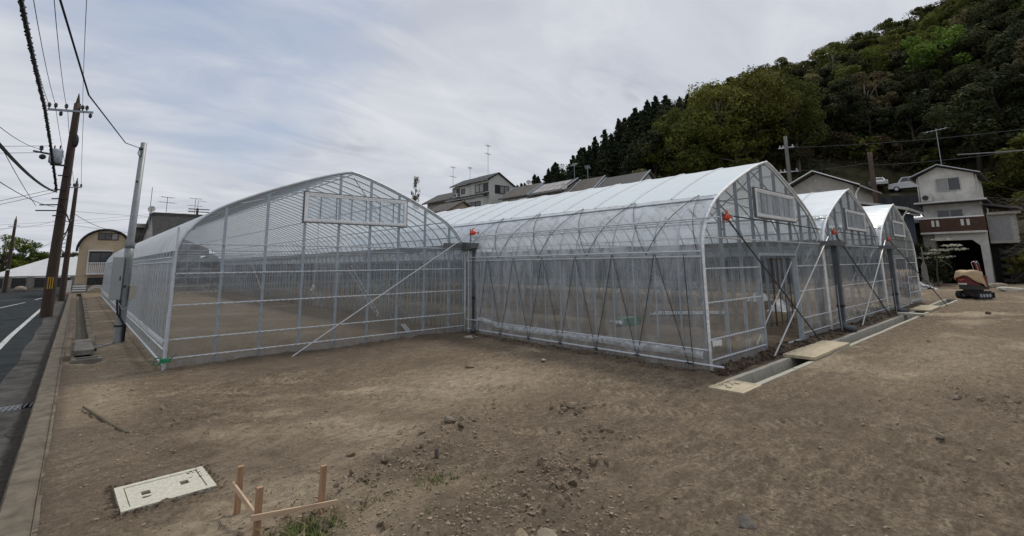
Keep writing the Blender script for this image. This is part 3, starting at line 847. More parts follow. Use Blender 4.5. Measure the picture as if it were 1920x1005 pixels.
def greenhouse(x0, x1, y0, y1, label, yside, pitch, left_side, right_side, roofm, vent_from, posts, door, window):
    w = x1 - x0; P = profile(w)
    root = empty("greenhouse", ((x0 + x1) / 2, y0, 0), label, "greenhouse", "spans of the plastic film greenhouse block")
    n = int(round((y1 - y0) / pitch)); dy = (y1 - y0) / n
    hw = w / 2
    arch = MB().tube([(p[0] - hw, 0, p[1]) for p in P], 0.0165, 5).build("arch", GALV_M, root, local=True, smooth=True)
    arch.location = (0, 0.05, 0)
    for k in range(1, n + 1):
        share(arch, "arch", (0, k * dy - (.05 if k == n else 0), 0), root)
    # purlins
    for zq in (2.57, 2.96, 3.46):
        for lf in (True, False):
            xx = x0 + xcut(w, zq, lf) + (0.03 if lf else -0.03)
            MB().tube([(xx, y0, zq - .03), (xx, y1, zq - .03)], 0.014, 6).build("purlin", GALV_D, root)
    MB().tube([(x0 + hw, y0, 3.95), (x0 + hw, y1, 3.95)], 0.016, 6).build("ridge_pipe", GALV, root)
    # tie pipes across the span, hung every sixth bay
    for k in range(6, n, 6):
        yy = y0 + k * dy + .04
        MB().tube([(x0 + .05, yy, 2.2), (x1 - .05, yy, 2.2)], 0.012, 5).build("tie_pipe", GALV_D, root)
    # films
    def cover_grid(lo, hi, off, mat_, name, ya=y0 - .01, yb=y1 + .01, sag=0.010):
        Q = outward(P, off)[lo:hi]
        ny_ = n * 2
        R = []
        for i in range(ny_ + 1):
            yy = ya + (yb - ya) * i / ny_
            sg = sag if i % 2 else 0.0
            row = []
            for j, (a, b) in enumerate(Q):
                s_ = sg * (0.6 + 1.2 * float(vn(yy * 1.7, j * 0.7, 3)))
                c = hw - a; d = math.hypot(c, 1.0)
                row.append((x0 + a + s_ * c / (abs(c) + 1.5), yy, b - s_ * 0.8))
            R.append(row)
        MB().grid(R).build(name, mat_, root, smooth=True)
    m = len(P); iv = 10; ie = 4
    if vent_from:
        cover_grid(iv, m - iv, 0.022, roofm, "roof_film")
        cover_grid(3, iv + 1, 0.018, FILM_VENT, "vent_film"); cover_grid(m - iv - 1, m - 3, 0.018, FILM_VENT, "vent_film")
    else:
        cover_grid(ie, m - ie, 0.022, roofm, "roof_film")
    for lf, on in ((True, left_side), (False, right_side)):
        if not on: continue
        sx = -1 if lf else 1; xb = x0 if lf else x1
        y1s = yside or y1
        nyy = int((y1s - y0) / .12)
        R = []
        for i in range(nyy + 1):
            yy = y0 + (y1s - y0) * i / nyy
            row = []
            for j in range(15):
                z = -0.02 + 2.0 * j / 14
                wv = 0.012 * float(fbm(yy * 2.2, z * 0.8, 3, 5)) + 0.02 * float(vn(yy * 1.4 + z * 1.2, z * 3.5, 8)) * (z < .5)
                row.append((xb + sx * (0.03 + wv), yy, z))
            R.append(row)
        MB().grid(R).build("curtain_film", FILM_CURT if yside else FILM_CURT1, root, smooth=True)
        for zr, rr in ((0.34, .014), (1.90, .013), (1.99, .016), (0.10, .018)):
            MB().tube([(xb + sx * .055, y0 - (.25 if zr < .2 else 0), zr), (xb + sx * .055, y1s, zr)], rr, 6).build("side_rail", GALV, root)
    # hooped edge rail over the front and the far gable
    O = outward(P, 0.02)
    for yy in (y0 - .02, y1 + .02):
        MB().tube([(x0 + a, yy, b) for a, b in O], 0.026, 6).build("edge_rail", RAILW if vent_from else GALV, root, smooth=True)
    girts = [0.17, 0.50, 1.11, 1.69, 2.24]
    gable(root, x0, w, y0, posts, girts, door, window, True)
    gable(root, x0, w, y1, [w * i / 9 for i in range(1, 9)], girts[1:], None, None, False)
    if vent_from:
        # light batten bands over the upper roof
        for k in range(1, int((y1 - y0) / 0.98)):
            yy = y0 + k * 0.98
            Q = outward(P, 0.030)[iv:m - iv]
            MB().tube([(x0 + a, yy, b) for a, b in Q], 0.02, 4).build("roof_band", WHITEBAND, root)
        for lf in (True, False):
            xx = x0 + xcut(w, 2.96, lf) + (-.035 if lf else .035)
            MB().tube([(xx, y0, 2.97), (xx, y1, 2.97)], 0.015, 6).build("film_rail", GALV_D, root)
    return root, n, dy, P

gr = {}
L1 = "long film greenhouse set back beside the road, white diagonal brace across its closed gable"
L2 = "nearest film greenhouse, black zigzag straps on its side and an open gable doorway"
L3 = "film greenhouse between the two grey downpipes, its gable without a doorway"
L4 = "film greenhouse at the far end of the row, nearest the red excavator"
p1 = [0.77 * i for i in range(1, 9)]
g1, n1, dy1, P1 = greenhouse(1.36, 8.0, YA, YE, L1, 0, 0.48, True, False, FILM_ROOF1, False, p1, None, (2.24, 4.76, 2.77, 3.42))
g2, n2, dy2, P2 = greenhouse(8.08, 14.56, YB, YE, L2, YA - .1, 0.48, True, False, FILM_ROOF, True, [0.82, 1.62, 2.33, 3.0, 3.72, 4.47, 5.2, 5.85], (2.33, 4.47, 1.93), (2.27, 4.55, 2.72, 3.32))
g3, n3, dy3, P3 = greenhouse(14.68, 20.95, YB, YE, L3, 0, 0.48, False, False, FILM_ROOF, True, [0.8 * i for i in range(1, 8)], None, (2.2, 4.4, 2.72, 3.32))
g4, n4, dy4, P4 = greenhouse(21.07, 27.2, YB, YE, L4, 0, 0.48, False, True, FILM_ROOF, True, [0.75 * i for i in range(1, 9)], (1.75, 3.9, 1.93), (2.1, 4.2, 2.72, 3.32))
# the doorway of the last span is shut by a film panel
xa, xb = 21.07 + 1.8, 21.07 + 3.85
dr = MB().box((xa, YB - .06, .06), (xa + .05, YB - .035, 1.9)).box((xb - .05, YB - .06, .06), (xb, YB - .035, 1.9)).box((xa + .05, YB - .06, 1.85), (xb - .05, YB - .035, 1.9)).box((xa + .05, YB - .06, .06), (xb - .05, YB - .035, .11)).build("sliding_door", GALV, g4)
MB().grid([[(xa + .05, YB - .048, .11), (xb - .05, YB - .048, .11)], [(xa + .05, YB - .048, 1.85), (xb - .05, YB - .048, 1.85)]]).build("pane", FILM_GAB, dr)
for f_ in (.25, .5, .75):
    MB().box((xa + (xb - xa) * f_ - .012, YB - .044, .11), (xa + (xb - xa) * f_ + .012, YB - .032, 1.85)).build("mullion", GALV_D, dr)

# valley gutters with their outlets, downpipes
for (vx, ys, root, fl) in ((8.04, YA - .45, g1, True), (14.62, YB - .42, g3, False), (21.01, YB - .42, g4, False)):
    MB().prism([(vx - .10, 2.22), (vx + .10, 2.22), (vx + .15, 2.36), (vx - .15, 2.36)], "y", ys + .42, YE).build("gutter", GALV_D, root)
    MB().tube([(vx, ys + .45, 1.93), (vx, YE, 1.93)], 0.022, 6).build("valley_beam", GALV_D, root)
    if fl:
        MB().prism([(ys, 2.24), (ys + .44, 2.16), (ys + .44, 2.42), (ys, 2.38)], "x", vx - .13, vx + .22).build("gutter_outlet", GUTTER, root)
        MB().box((vx - .75, YA - .10, 2.27), (vx - .13, YA - .03, 2.38)).build("gutter_bracket", GUTTER, root)
        px, py = vx + .05, ys + .10
        MB().tube([(px, py, 2.18), (px, py, 0.22)], 0.062, 12).build("downpipe", PVC, root, smooth=True)
        MB().tube([(px - .13, py + .10, 2.2), (px - .12, py + .10, 0.9), (px - .13, py + .08, .05)], 0.012, 5).build("stay", GALV, root)
        MB().tube([(px, py, 0.95), (px, py, 0.88)], 0.072, 12).build("pipe_clip", CABLE, root)
        MB().tube([(px, py, 0.30), (px, py, 0.14), (px - .05, py - .05, 0.085), (px - .18, py - .17, 0.08)], [0.07, 0.072, 0.072, 0.075], 12).build("elbow", PVC, root, smooth=True)
    else:
        MB().box((vx - .22, ys + .06, 2.19), (vx + .72, ys + .40, 2.31)).build("gutter_outlet", GUTTER, root)
        px, py = vx + .16, ys + .18
        MB().box((px - .075, py - .06, .30), (px + .075, py + .06, 2.19)).build("downpipe", PVC, root)
        MB().box((px - .095, py - .075, 0.62), (px + .095, py + .075, .68)).build("pipe_clip", CABLE, root)
        MB().tube([(px, py, 0.36), (px, py, 0.16), (px + .04, py - .06, 0.10), (px + .10, py - .26, 0.085)], [0.075, 0.075, 0.08, 0.085], 12).build("elbow", PVC, root, smooth=True)
        MB().tube([(px - .16, py, 1.2), (px - .12, py, 0.05)], 0.012, 5).build("stay", GALV_D, root)

# diagonal braces and hand winders on the gables
MB().tube([(3.38, 10.52, -.02), (8.14, 10.86, 2.66)], 0.014, 6).build("brace", WHITEPIPE, g1)
winder(g1, 8.20, 10.80, 2.68, ORANGE)
winder(g2, 8.92, YB - .10, 2.62, ORANGE)
MB().tube([(8.75, YB - .10, 2.66), (14.3, YB - .085, 2.62)], 0.015, 6).build("winder_shaft", DARKROD, g2)
MB().tube([(8.92, YB - .13, 2.55), (12.66, 3.72, -.02)], 0.016, 6).build("brace", DARKROD, g2)
MB().tube([(10.03, 3.80, -.02), (14.85, YB - .12, 2.44)], 0.015, 6).build("brace", WHITEPIPE, g2)
winder(g3, 15.50, YB - .10, 2.58, ORANGE)
MB().tube([(15.2, YB - .10, 2.60), (20.6, YB - .085, 2.60)], 0.014, 6).build("winder_shaft", DARKROD, g3)
MB().tube([(15.50, YB - .13, 2.5), (20.0, 3.82, -.02)], 0.019, 6).build("brace", DARKROD, g3)
MB().tube([(16.36, 3.80, -.02), (21.4, YB - .12, 2.5)], 0.017, 6).build("brace", WHITEPIPE, g3)
winder(g4, 22.05, YB - .10, 2.56, ORANGE)
MB().tube([(21.9, YB - .10, 2.58), (26.8, YB - .085, 2.58)], 0.014, 6).build("winder_shaft", DARKROD, g4)
MB().tube([(22.05, YB - .13, 2.5), (25.9, 3.08, -.02)], 0.018, 6).build("brace", DARKROD, g4)
MB().tube([(11.2, YB + .5, 0), (14.3, YB + .35, 2.4)], 0.014, 5).build("brace", WHITEPIPE, g2)
MB().tube([(17.4, YB + .5, 0), (20.7, YB + .35, 2.4)], 0.014, 5).build("brace", WHITEPIPE, g3)

# black straps: zigzag over the curtain and over the vent band of the second span's left side
def strap(root, pts, r=0.0085):
    MB().tube(pts, r, 4).build("strap", STRAP, root)
X2 = 8.08
tops = [9.95, 8.93, 7.93, 6.93, 5.95, 4.98]
bots = [10.35, 9.42, 8.42, 7.42, 6.44, 5.46, 4.42]
for i, b in enumerate(bots):
    for tpos in ([tops[i - 1]] if i else []) + ([tops[i]] if i < len(tops) else []):
        strap(g2, [(X2 - .062, tpos + (.01 if tpos < b else -.01), 1.95), (X2 - .055, (tpos + b) / 2, 1.0), (X2 - .075, b, 0.05)])
    MB().box((X2 - .09, b - .06, .085), (X2 - .06, b + .06, .105)).build("strap_clip", STRAP, g2)
strap(g2, [(X2 - .062, 4.40, 1.95), (X2 - .075, 4.34, .06)])
Q = outward(P2, 0.045)[3:11]
def along(u, ya, yb):
    k = u * (len(Q) - 1); i = min(int(k), len(Q) - 2); t = k - i
    return (8.08 + Q[i][0] * (1 - t) + Q[i + 1][0] * t, ya + (yb - ya) * u, Q[i][1] * (1 - t) + Q[i + 1][1] * t)
y = 4.45
while y < YA - .5:
    strap(g2, [along(u / 9, y + .72, y) for u in range(10)], .0075)
    if y - .72 > YB: strap(g2, [along(u / 9, y - .72, y) for u in range(10)], .0075)
    y += 1.45
strap(g2, [along(u / 9, 4.14, 4.45) for u in range(10)], .0075)
for zr in (2.57,):
    q0 = [a for a in outward(P2, .05) if abs(a[1] - zr) < .1][0]
    MB().tube([(8.08 + q0[0], YB - .30, zr), (8.08 + q0[0], YA - .1, zr)], .017, 6).build("roll_pipe", GALV, g2)
FOLD = film("folded_film", 0.55, 0.8, (2.5, 2.5, 2.5), 0.15, 0.9, 0.8)
fd = []
for i in range(90):
    yy = 4.15 + 6.2 * i / 89
    b0 = .20 + .05 * float(vn(yy * 1.3, .5, 3)) + .10 * float(sstep(9.3, 10.3, yy))
    fd.append([(8.08 - .05 - .035 * sin(pi * j / 5) - .01 * float(vn(yy * 6, j, 4)), yy, b0 + (.13 + .05 * float(vn(yy * .9, 2, 5))) * j / 5) for j in range(6)])
MB().grid(fd).build("film_fold", FOLD, g2, smooth=True)
fd = []
for i in range(150):
    yy = YA + .1 + 30 * i / 149
    fd.append([(1.36 - .045 - .03 * sin(pi * j / 4), yy, .38 + .03 * float(vn(yy * 2, .5, 3)) + .11 * j / 4) for j in range(5)])
MB().grid(fd).build("film_fold", FOLD, g1, smooth=True)
# crossed wires under the second span's roof near its front
for a, b in (((9.0, 4.2, 2.8), (11.3, 6.9, 3.9)), ((11.3, 4.2, 3.9), (9.0, 6.9, 2.8)), ((11.4, 4.2, 3.9), (13.6, 6.9, 2.8)), ((13.6, 4.2, 2.8), (11.4, 6.9, 3.9))):
    MB().tube([a, b], .012, 5).build("cross_brace", GALV_D, g2)
for a, b in (((2.4, 11.1, 3.1), (4.6, 13.6, 3.88)), ((4.8, 11.1, 3.9), (6.8, 13.6, 3.2))):
    MB().tube([a, b], .012, 5).build("cross_brace", GALV_D, g1)
for a, b in (((8.15, 14.0, 0.1), (8.15, 18.5, 1.9)), ((8.15, 18.5, 0.1), (8.15, 14.0, 1.9)), ((14.75, 6.2, .1), (14.75, 10.5, 1.9)), ((14.75, 15.5, 0.1), (14.75, 20, 1.9))):
    MB().tube([a, b], .014, 5).build("side_brace", WHITEPIPE if a[1] > 18 else GALV_D, g2 if a[0] < 9 else g3)

MB().tube([(8.12, 18.7, 1.8), (8.12, 16.05, .0)], .02, 5).build("side_brace", WHITEPIPE, g1)
MB().tube([(8.16, 19.1, 1.7), (8.16, 16.35, .0)], .014, 5).build("side_brace", WHITEPIPE, g1)
MB().tube([(8.0, 33.0, 2.0), (8.0, 30.2, .3)], .02, 5).build("side_brace", WHITEPIPE, g1)
tag(MB().box((7.40, 9.80, -.03), (7.78, 10.12, .03)).build("splash_pad", CONC, None), "small pale concrete pad on the soil under the corner downpipe's elbow", "concrete pad")
SLATE = mat("slate_grey_wall", (.075, .085, .10), .85, 0, 1.2, .3, .2, 12, coord="World")
for (a, b, zt, lab) in (((2.6, 45.0), (33.0, 45.0), 2.5, "dark slate-grey wall seen through the far ends of the greenhouses"), ((30.2, 9.5), (30.2, 44.8), 2.4, "dark slate-grey wall running past the farthest greenhouse span")):
    bw = empty("boundary_wall", ((a[0] + b[0]) / 2, (a[1] + b[1]) / 2, 0), lab, "wall")
    MB().bar((a[0], a[1], .25), (b[0], b[1], .25), .30, .62).build("footing", CONC_G, bw)
    k = int(math.hypot(b[0] - a[0], b[1] - a[1]) / 2.0)
    for i in range(k):
        p = Vector((a[0], a[1], 0)).lerp(Vector((b[0], b[1], 0)), i / k); q_ = Vector((a[0], a[1], 0)).lerp(Vector((b[0], b[1], 0)), (i + .985) / k)
        MB().bar((p.x, p.y, (zt + .56) / 2), (q_.x, q_.y, (zt + .56) / 2), .14, zt - .56).build("wall_panel", SLATE, bw)
# green hand winder at the foot of the first span's corner
gw = MB().tube([(1.26, 10.72, .23), (1.17, 10.74, .23), (1.15, 10.74, .17), (1.17, 10.74, .12), (1.26, 10.72, .13)], .012, 6).box((1.24, 10.67, .14), (1.37, 10.75, .21)).ell((1.37, 10.7, .18), (.04, .04, .045), 8, 6)
gw = gw.build("winder", GREENP, g1); gw["label"] = "bright green hand winder low on the corner post"
MB().tube([(1.38, 10.67, .18), (1.43, 10.62, .26), (1.47, 10.61, .28)], .007, 5).build("crank", DARKROD, gw)
MB().tube([(1.30, 10.74, -.02), (1.30, 10.74, 1.0)], .018, 6).build("winder_post", GALV, g1)
MB().tube([(1.34, 10.86, -.02), (1.345, 10.86, 2.55)], .02, 6).build("corner_pipe", GALV, g1)
# white film scrap caught on the second span's corner rail
MB().grid([[(8.10 + .35 * i / 8, YB - .05 - .012 * (i % 2), .50 - .02 * i / 8 - .10 * j / 3 + .014 * sin(i * 2.4 + j)) for j in range(4)] for i in range(9)]).build("film_scrap", mat("crumpled_white_film", (0.72, 0.73, 0.74), 0.25, 0, 20, 0.1), g2)

# things inside the houses
def pipe_pile(cx, cy, ln, n, rz, label, m):
    t = empty("pipe_pile", (cx, cy, 0), label, "pipe pile", None, rz)
    for k in range(n):
        row = 0 if k < (n + 1) // 2 + 1 else 1
        j = k if row == 0 else k - (n + 1) // 2 - 1
        MB().tube([(-ln / 2 + random.uniform(-.1, .1), j * .07 + row * .035, .05 + row * .06), (ln / 2, j * .07 + row * .035 + random.uniform(-.02, .02), .05 + row * .06)], .027, 6).build("pipe", m, t, local=True)
    return t
pipe_pile(15.9, 8.6, 2.6, 5, -.75, "low pile of pale pipes on the bare soil inside the strapped greenhouse", GALV_L)
pipe_pile(7.1, 12.4, 1.8, 2, 1.15, "pale pipes lying by the foot of the downpipe inside the roadside greenhouse", WHITEPIPE)
b = empty("supply_bag", (12.2, 8.6, 0), "green bag with a white folded sheet on top, lying on soil inside the strapped greenhouse", "bag")
MB().prism([(-.4, 0), (.4, 0), (.42, .14), (.36, .22), (-.36, .22), (-.42, .14)], "y", -.18, .18).build("sack", mat("green_sack", (0.03, 0.16, 0.09), .6, 0, 5, .25), b, local=True)
MB().grid([[(-.75 + .5 * i / 6, -.15 + .3 * j / 4, .12 + .06 * sin(i * 1.7 + j)) for j in range(5)] for i in range(7)]).build("sheet", mat("white_sheet", (0.6, 0.6, 0.6), .6), b, local=True)
hcd = empty("hanging_cord", (5.75, 16.0, 1.0), "white cord hanging inside the roadside greenhouse with a bundled end", "cord")
MB().tube([(5.77, 16, 3.85), (5.78, 16, 2.0), (5.74, 16, 1.25)], .012, 5).build("cord", WHITEPIPE, hcd)
MB().ell((5.72, 16, 1.1), (.05, .05, .14), 8, 6).ell((5.66, 16, 1.04), (.05, .04, .06), 6, 5).build("bundle", WHITEPIPE, hcd)
rk = empty("pipe_rack", (15.6, 5.4, 0), "rusty brown frame of upright pipes seen through the open doorway", "pipe rack")
RUST = mat("rusty_pipe", (0.13, 0.085, 0.055), .7, .1, 9, .3)
for k in range(5):
    x = 15.0 + k * .34
    MB().tube([(x, 5.5 - k * .03, -.01), (x + .02, 5.5 - k * .03, 1.95)], .016 if k else .024, 6).build("upright", RUST, rk)
MB().tube([(14.6, 5.52, 1.86), (16.8, 5.36, 1.86)], .014, 5).build("top_rail", RUST, rk)
MB().tube([(14.6, 5.52, .08), (16.8, 5.36, .08)], .014, 5).build("bottom_rail", RUST, rk)
for (cx, cy, lx, label) in ((24.0, 9.5, 1.6, "white sheet bundle seen through the farthest greenhouse's film"), (19.5, 7.0, .9, "small white bundle on soil beyond the open doorway")):
    P_ = [[(cx - lx / 2 + lx * i / 10, cy - .35 + .7 * j / 6, max(0, (.32 + .14 * sin(i * 1.3 + j * 2.1)) * sin(pi * j / 6) * sin(pi * i / 10) ** .5)) for j in range(7)] for i in range(11)]
    tag(MB().grid(P_).build("sheet_bundle", MATS["white_sheet"], smooth=True), label, "sheet bundle")

# ------------------------------------------------------------------ poles and wires on the left
def pole(name, x, y, z0, z1, r0, r1, m, label, lean=(0, 0), cat="utility pole", tip=None):
    t = empty(name, (x, y, z0), label, cat)
    n = 7
    pts = [(x + lean[0] * i / n, y + lean[1] * i / n, z0 + (z1 - z0) * i / n) for i in range(n + 1)]
    MB().tube([(pts[0][0], pts[0][1], z0 - .3)] + pts, [r0] + [r0 + (r1 - r0) * i / n for i in range(n + 1)], 12).build("shaft", m, t, smooth=True)
    if tip:
        MB().tube([(x + lean[0], y + lean[1], z1 - .02), (x + lean[0], y + lean[1], z1 + tip)], [r1 * .8, .015], 6).build("tip", m, t)
    return t
def insulator(root, x, y, z, s=1.0, down=False):
    d = -1 if down else 1
    MB().tube([(x, y, z), (x, y, z + d * .05 * s), (x, y, z + d * .06 * s), (x, y, z + d * .12 * s), (x, y, z + d * .13 * s), (x, y, z + d * .2 * s)], [.02 * s, .02 * s, .055 * s, .04 * s, .06 * s, .025 * s], 7).build("insulator", FRAME_D, root)
p1o = pole("wooden_pole", -0.80, 29.3, RZ, 9.35, 0.215, 0.125, POLEW, "tall dark wooden pole with yellow stripes, a transformer and a crossarm", (0.06, 0), tip=.5)
for k in range(3):
    MB().box((-0.90 + k * .075, 29.3 - .222, .95), (-0.865 + k * .075, 29.3 - .205, 1.45)).build("yellow_stripe", YEL, p1o)
MB().bar((-1.70, 29.2, 8.86), (-0.16, 29.2, 9.02), .09, .09).build("crossarm", GALV_D, p1o)
for x, dn in ((-1.66, 0), (-1.45, 0), (-1.25, 1), (-1.1, 0), (-0.55, 0), (-0.4, 0), (-0.25, 1)):
    insulator(p1o, x, 29.2, 8.9 + .1 * (x + 1.7) + (.02 if not dn else -.05), 1.3, bool(dn))
tf = MB().tube([(-1.2, 29.05, 6.42), (-1.2, 29.05, 6.46), (-1.2, 29.05, 7.0), (-1.2, 29.05, 7.06)], [.2, .235, .235, .2], 14).build("transformer", GALV_D, p1o, smooth=True)
MB().tube([(-1.1, 29.05, 7.06), (-1.1, 29.05, 7.25)], .03, 6).tube([(-1.28, 29.05, 7.06), (-1.28, 29.05, 7.22)], .03, 6).build("bushing", FRAME_D, tf)
MB().box((-1.35, 29.0, 6.33), (-.8, 29.1, 6.40)).build("bracket", FRAME_D, p1o)
MB().bar((-1.95, 29.15, 6.9), (-1.3, 29.15, 6.82), .07, .07).build("crossarm", FRAME_D, p1o)
insulator(p1o, -1.7, 29.15, 6.9, 1.4); 
MB().ell((-1.63, 29.15, 6.68), (.12, .12, .12), 8, 6).build("switch", FRAME_D, p1o)
MB().ell((-0.62, 29.1, 7.55), (.10, .12, .32), 8, 6).build("cable_loop", CABLE, p1o)
for z, a, b in ((5.9, -1.05, -.62), (5.25, -1.1, -.7), (4.85, -1.15, -.6), (4.55, -1.5, -.85), (4.3, -1.6, -.6), (4.1, -1.05, -.7)):
    MB().bar((a, 29.1, z), (b, 29.1, z + .06), .05, .05).build("band_arm", FRAME_D, p1o)
MB().tube([(-.78, 29.07, 4.7), (-.6, 29.05, 4.2), (-.45, 29.3, 3.85), (-.55, 31, 3.5), (-.62, 29.4, 3.0), (-.72, 29.08, 2.9)], .025, 5).build("cable_loop", CABLE, p1o)
p2o = pole("wooden_pole", -0.56, 42.5, RZ, 7.35, 0.17, 0.10, POLEW, "second dark wooden pole close behind the transformer pole", (-.02, 0), tip=.4)
MB().bar((-0.95, 42.4, 7.05), (-0.3, 42.4, 7.12), .07, .07).build("crossarm", GALV_D, p2o)
for x in (-.9, -.7, -.35): insulator(p2o, x, 42.4, 7.1, 1.2)
MB().tube([(-.5, 42.3, 4.6), (-.9, 42.2, 3.9), (-1.0, 42.2, 3.2), (-.6, 42.3, 2.6)], .03, 5).build("cable_loop", CABLE, p2o)
p3o = pole("wooden_pole", -4.58, 62, RZ, 6.2, 0.16, 0.09, POLEW, "far dark wooden pole across the road beside the leafy tree", (.02, 0), tip=.35)
MB().bar((-4.96, 61.9, 5.6), (-4.25, 61.9, 5.66), .06, .06).build("crossarm", GALV_D, p3o)
MB().ell((-4.55, 61.6, 1.75), (.12, .25, .06), 8, 5).build("street_lamp_head", GALV, p3o)
p4o = pole("distant_pole", -1.95, 88, -.2, 6.0, 0.13, 0.09, POLEW, "distant pole with crowded crossarms beyond the white sheeted roof", (0, 0))
for z in (4.6, 5.1, 5.6): MB().bar((-2.5, 88, z), (-1.4, 88, z + .05), .07, .07).build("crossarm", GALV_D, p4o)
p5o = pole("distant_pole", 9.8, 66, 0, 8.6, 0.14, 0.12, POLEW, "pole top with a dark crossarm showing above the streaked greenhouse roof", (0, 0))
for z in (8.2, 8.5): MB().bar((8.9, 66, z), (11.0, 66, z), .08, .10).build("crossarm", FRAME_D, p5o)
MB().tube([(9.8, 66, 8.5), (9.8, 66, 9.5), (10.6, 66, 9.45)], .03, 4).build("mast", GALV_D, p5o)

sv = pole("service_pole", 0.93, 15.6, 0, 2.35, 0.105, 0.098, STEELPOLE, "grey steel service pole with meter boxes beside the kerbside path", (.01, 0))
MB().tube([(0.94, 15.6, 2.3), (0.94, 15.6, 2.42), (0.985, 15.6, 5.05)], [.105, .082, .066], 12).build("upper_shaft", STEELPOLE, sv, smooth=True)
MB().tube([(0.94, 15.6, 2.36), (0.94, 15.6, 2.44)], .112, 12).build("collar", STEELPOLE, sv)
bx = MB().box((0.64, 15.42, 1.03), (0.86, 15.64, 2.07)).build("meter_box", BOXG, sv)
MB().box((0.652, 15.405, 1.05), (0.848, 15.42, 2.05)).build("door", BOXG, bx)
MB().box((0.80, 15.395, 1.5), (0.825, 15.405, 1.6)).build("handle", FRAME_D, bx)
MB().box((1.03, 15.44, 1.04), (1.16, 15.56, 1.37)).build("breaker_box", BEIGE, sv)
MB().tube([(.80, 15.48, 1.05), (.84, 15.46, .7), (.99, 15.47, .45), (1.0, 15.48, .02)], .022, 6).tube([(.86, 15.48, 1.05), (.90, 15.45, .6), (1.03, 15.5, .4), (1.03, 15.5, .02)], .018, 6).build("conduit", CABLE, sv)
MB().tube([(.93, 15.6, .38), (.93, 15.6, .42)], .125, 12).build("band", CABLE, sv)
MB().tube([(1.06, 15.5, 1.06), (1.04, 15.5, .85), (.93, 15.48, .78), (.85, 15.45, .95)], .013, 5).build("conduit", WHITEPIPE, sv)
MB().tube([(.82, 15.5, .02), (.75, 15.3, .02), (.5, 15.0, .015), (.42, 14.7, .01)], .015, 5).build("conduit", GALV_D, sv)
for z in (1.35, 4.0): MB().ell((.93, 15.5, z), (.03, .03, .03), 6, 4).build("bolt", FRAME_D, sv)
MB().ell((.93, 15.45, 4.86), (.05, .07, .05), 8, 5).tube([(.9, 15.4, 4.85), (.87, 15.38, 4.7), (.93, 15.4, 4.62), (.97, 15.5, 4.8)], .012, 5).build("wire_clamp", FRAME_D, sv)
MB().tube([(1.05, 15.6, 4.92), (.97, 15.6, 4.92)], .02, 5).build("hook", GALV, sv)

def sag(a, b, s, n=14):
    a = Vector(a); b = Vector(b)
    return [a.lerp(b, i / n) - Vector((0, 0, s * 4 * (i / n) * (1 - i / n))) for i in range(n + 1)]
def wire(pts, r, m, label, group=None, cat="wire", name="overhead_wire"):
    o = MB().tube(pts, r, 5).build(name, m)
    tag(o, label, cat, group)
    return o
# spirally wrapped cable
pts = []; core = sag((-1.75, -14, 10.4), (-1.42, 23, 7.43), .75, 12) + [Vector((-1.33, 26.5, 6.9)), Vector((-1.12, 28.6, 5.75)), Vector((-1.02, 28.95, 5.2))]
mb = MB().tube(core, .045, 7)
hel = []
tot = 0
for a, b in zip(core[:-1], core[1:]):
    L_ = (b - a).length; k = max(2, int(L_ / .09))
    for i in range(k):
        p = a.lerp(b, i / k); ph = (tot + L_ * i / k) / .30 * 2 * pi
        hel.append(p + Vector((cos(ph) * .055, 0, sin(ph) * .055)))
    tot += L_
mb.tube(hel, .022, 4)
tag(mb.build("wrapped_cable", CABLE), "thick black cable with a spiral wrap running up to the transformer pole", "cable")
wire(sag((-1.9, 0, 4.9), (-1.02, 29.0, 5.15), .65, 18), .038, CABLE, "thick twisted black cable sagging from the left to the transformer pole", None, "cable", "twisted_cable")
G_W = "thin overhead wires at the transformer pole"
for k, (x, z) in enumerate(((-1.66, 9.05), (-1.45, 9.08), (-1.10, 9.12))):
    wire(sag((x * .99 + .25, -16, 9.8), (x, 29.2, z), 1.6, 18), .009, WIRE, ("thin wire from the left tip of the upper crossarm", "thin wire from the second insulator of the upper crossarm", "thin wire from the upper crossarm just left of the pole")[k], G_W)
wire(sag((-0.3, -16, 10.0), (-0.55, 29.2, 9.15), 1.5, 18), .008, WIRE, "thin wire from the upper crossarm just right of the pole", G_W)
wire([(-2.6, -12, 7.2), (-1.2, -2, 4.9), (-.35, 5.0, 4.02), (-.1, 7.2, 3.78), (.45, 11.5, 4.15), (.93, 15.45, 4.86)], .009, CABLE, "black drop wire hanging from above to the grey steel service pole")
for k, (a, b, s) in enumerate((((-2.2, 6, 5.0), (-1.7, 29.1, 7.0), .5), ((-2.0, 4, 3.9), (-1.0, 29.1, 4.5), .4), ((-2.6, 10, 7.2), (-1.6, 29.1, 4.5), .3))):
    wire(sag(a, b, s), .010, WIRE, ("thin wire from the left sky to the transformer arm", "lowest thin wire from the left to the pole band", "steep thin wire crossing above the transformer")[k], "thin wires fanning to the lower pole arms")
G_X = "thin wires crossing the road behind the transformer pole"
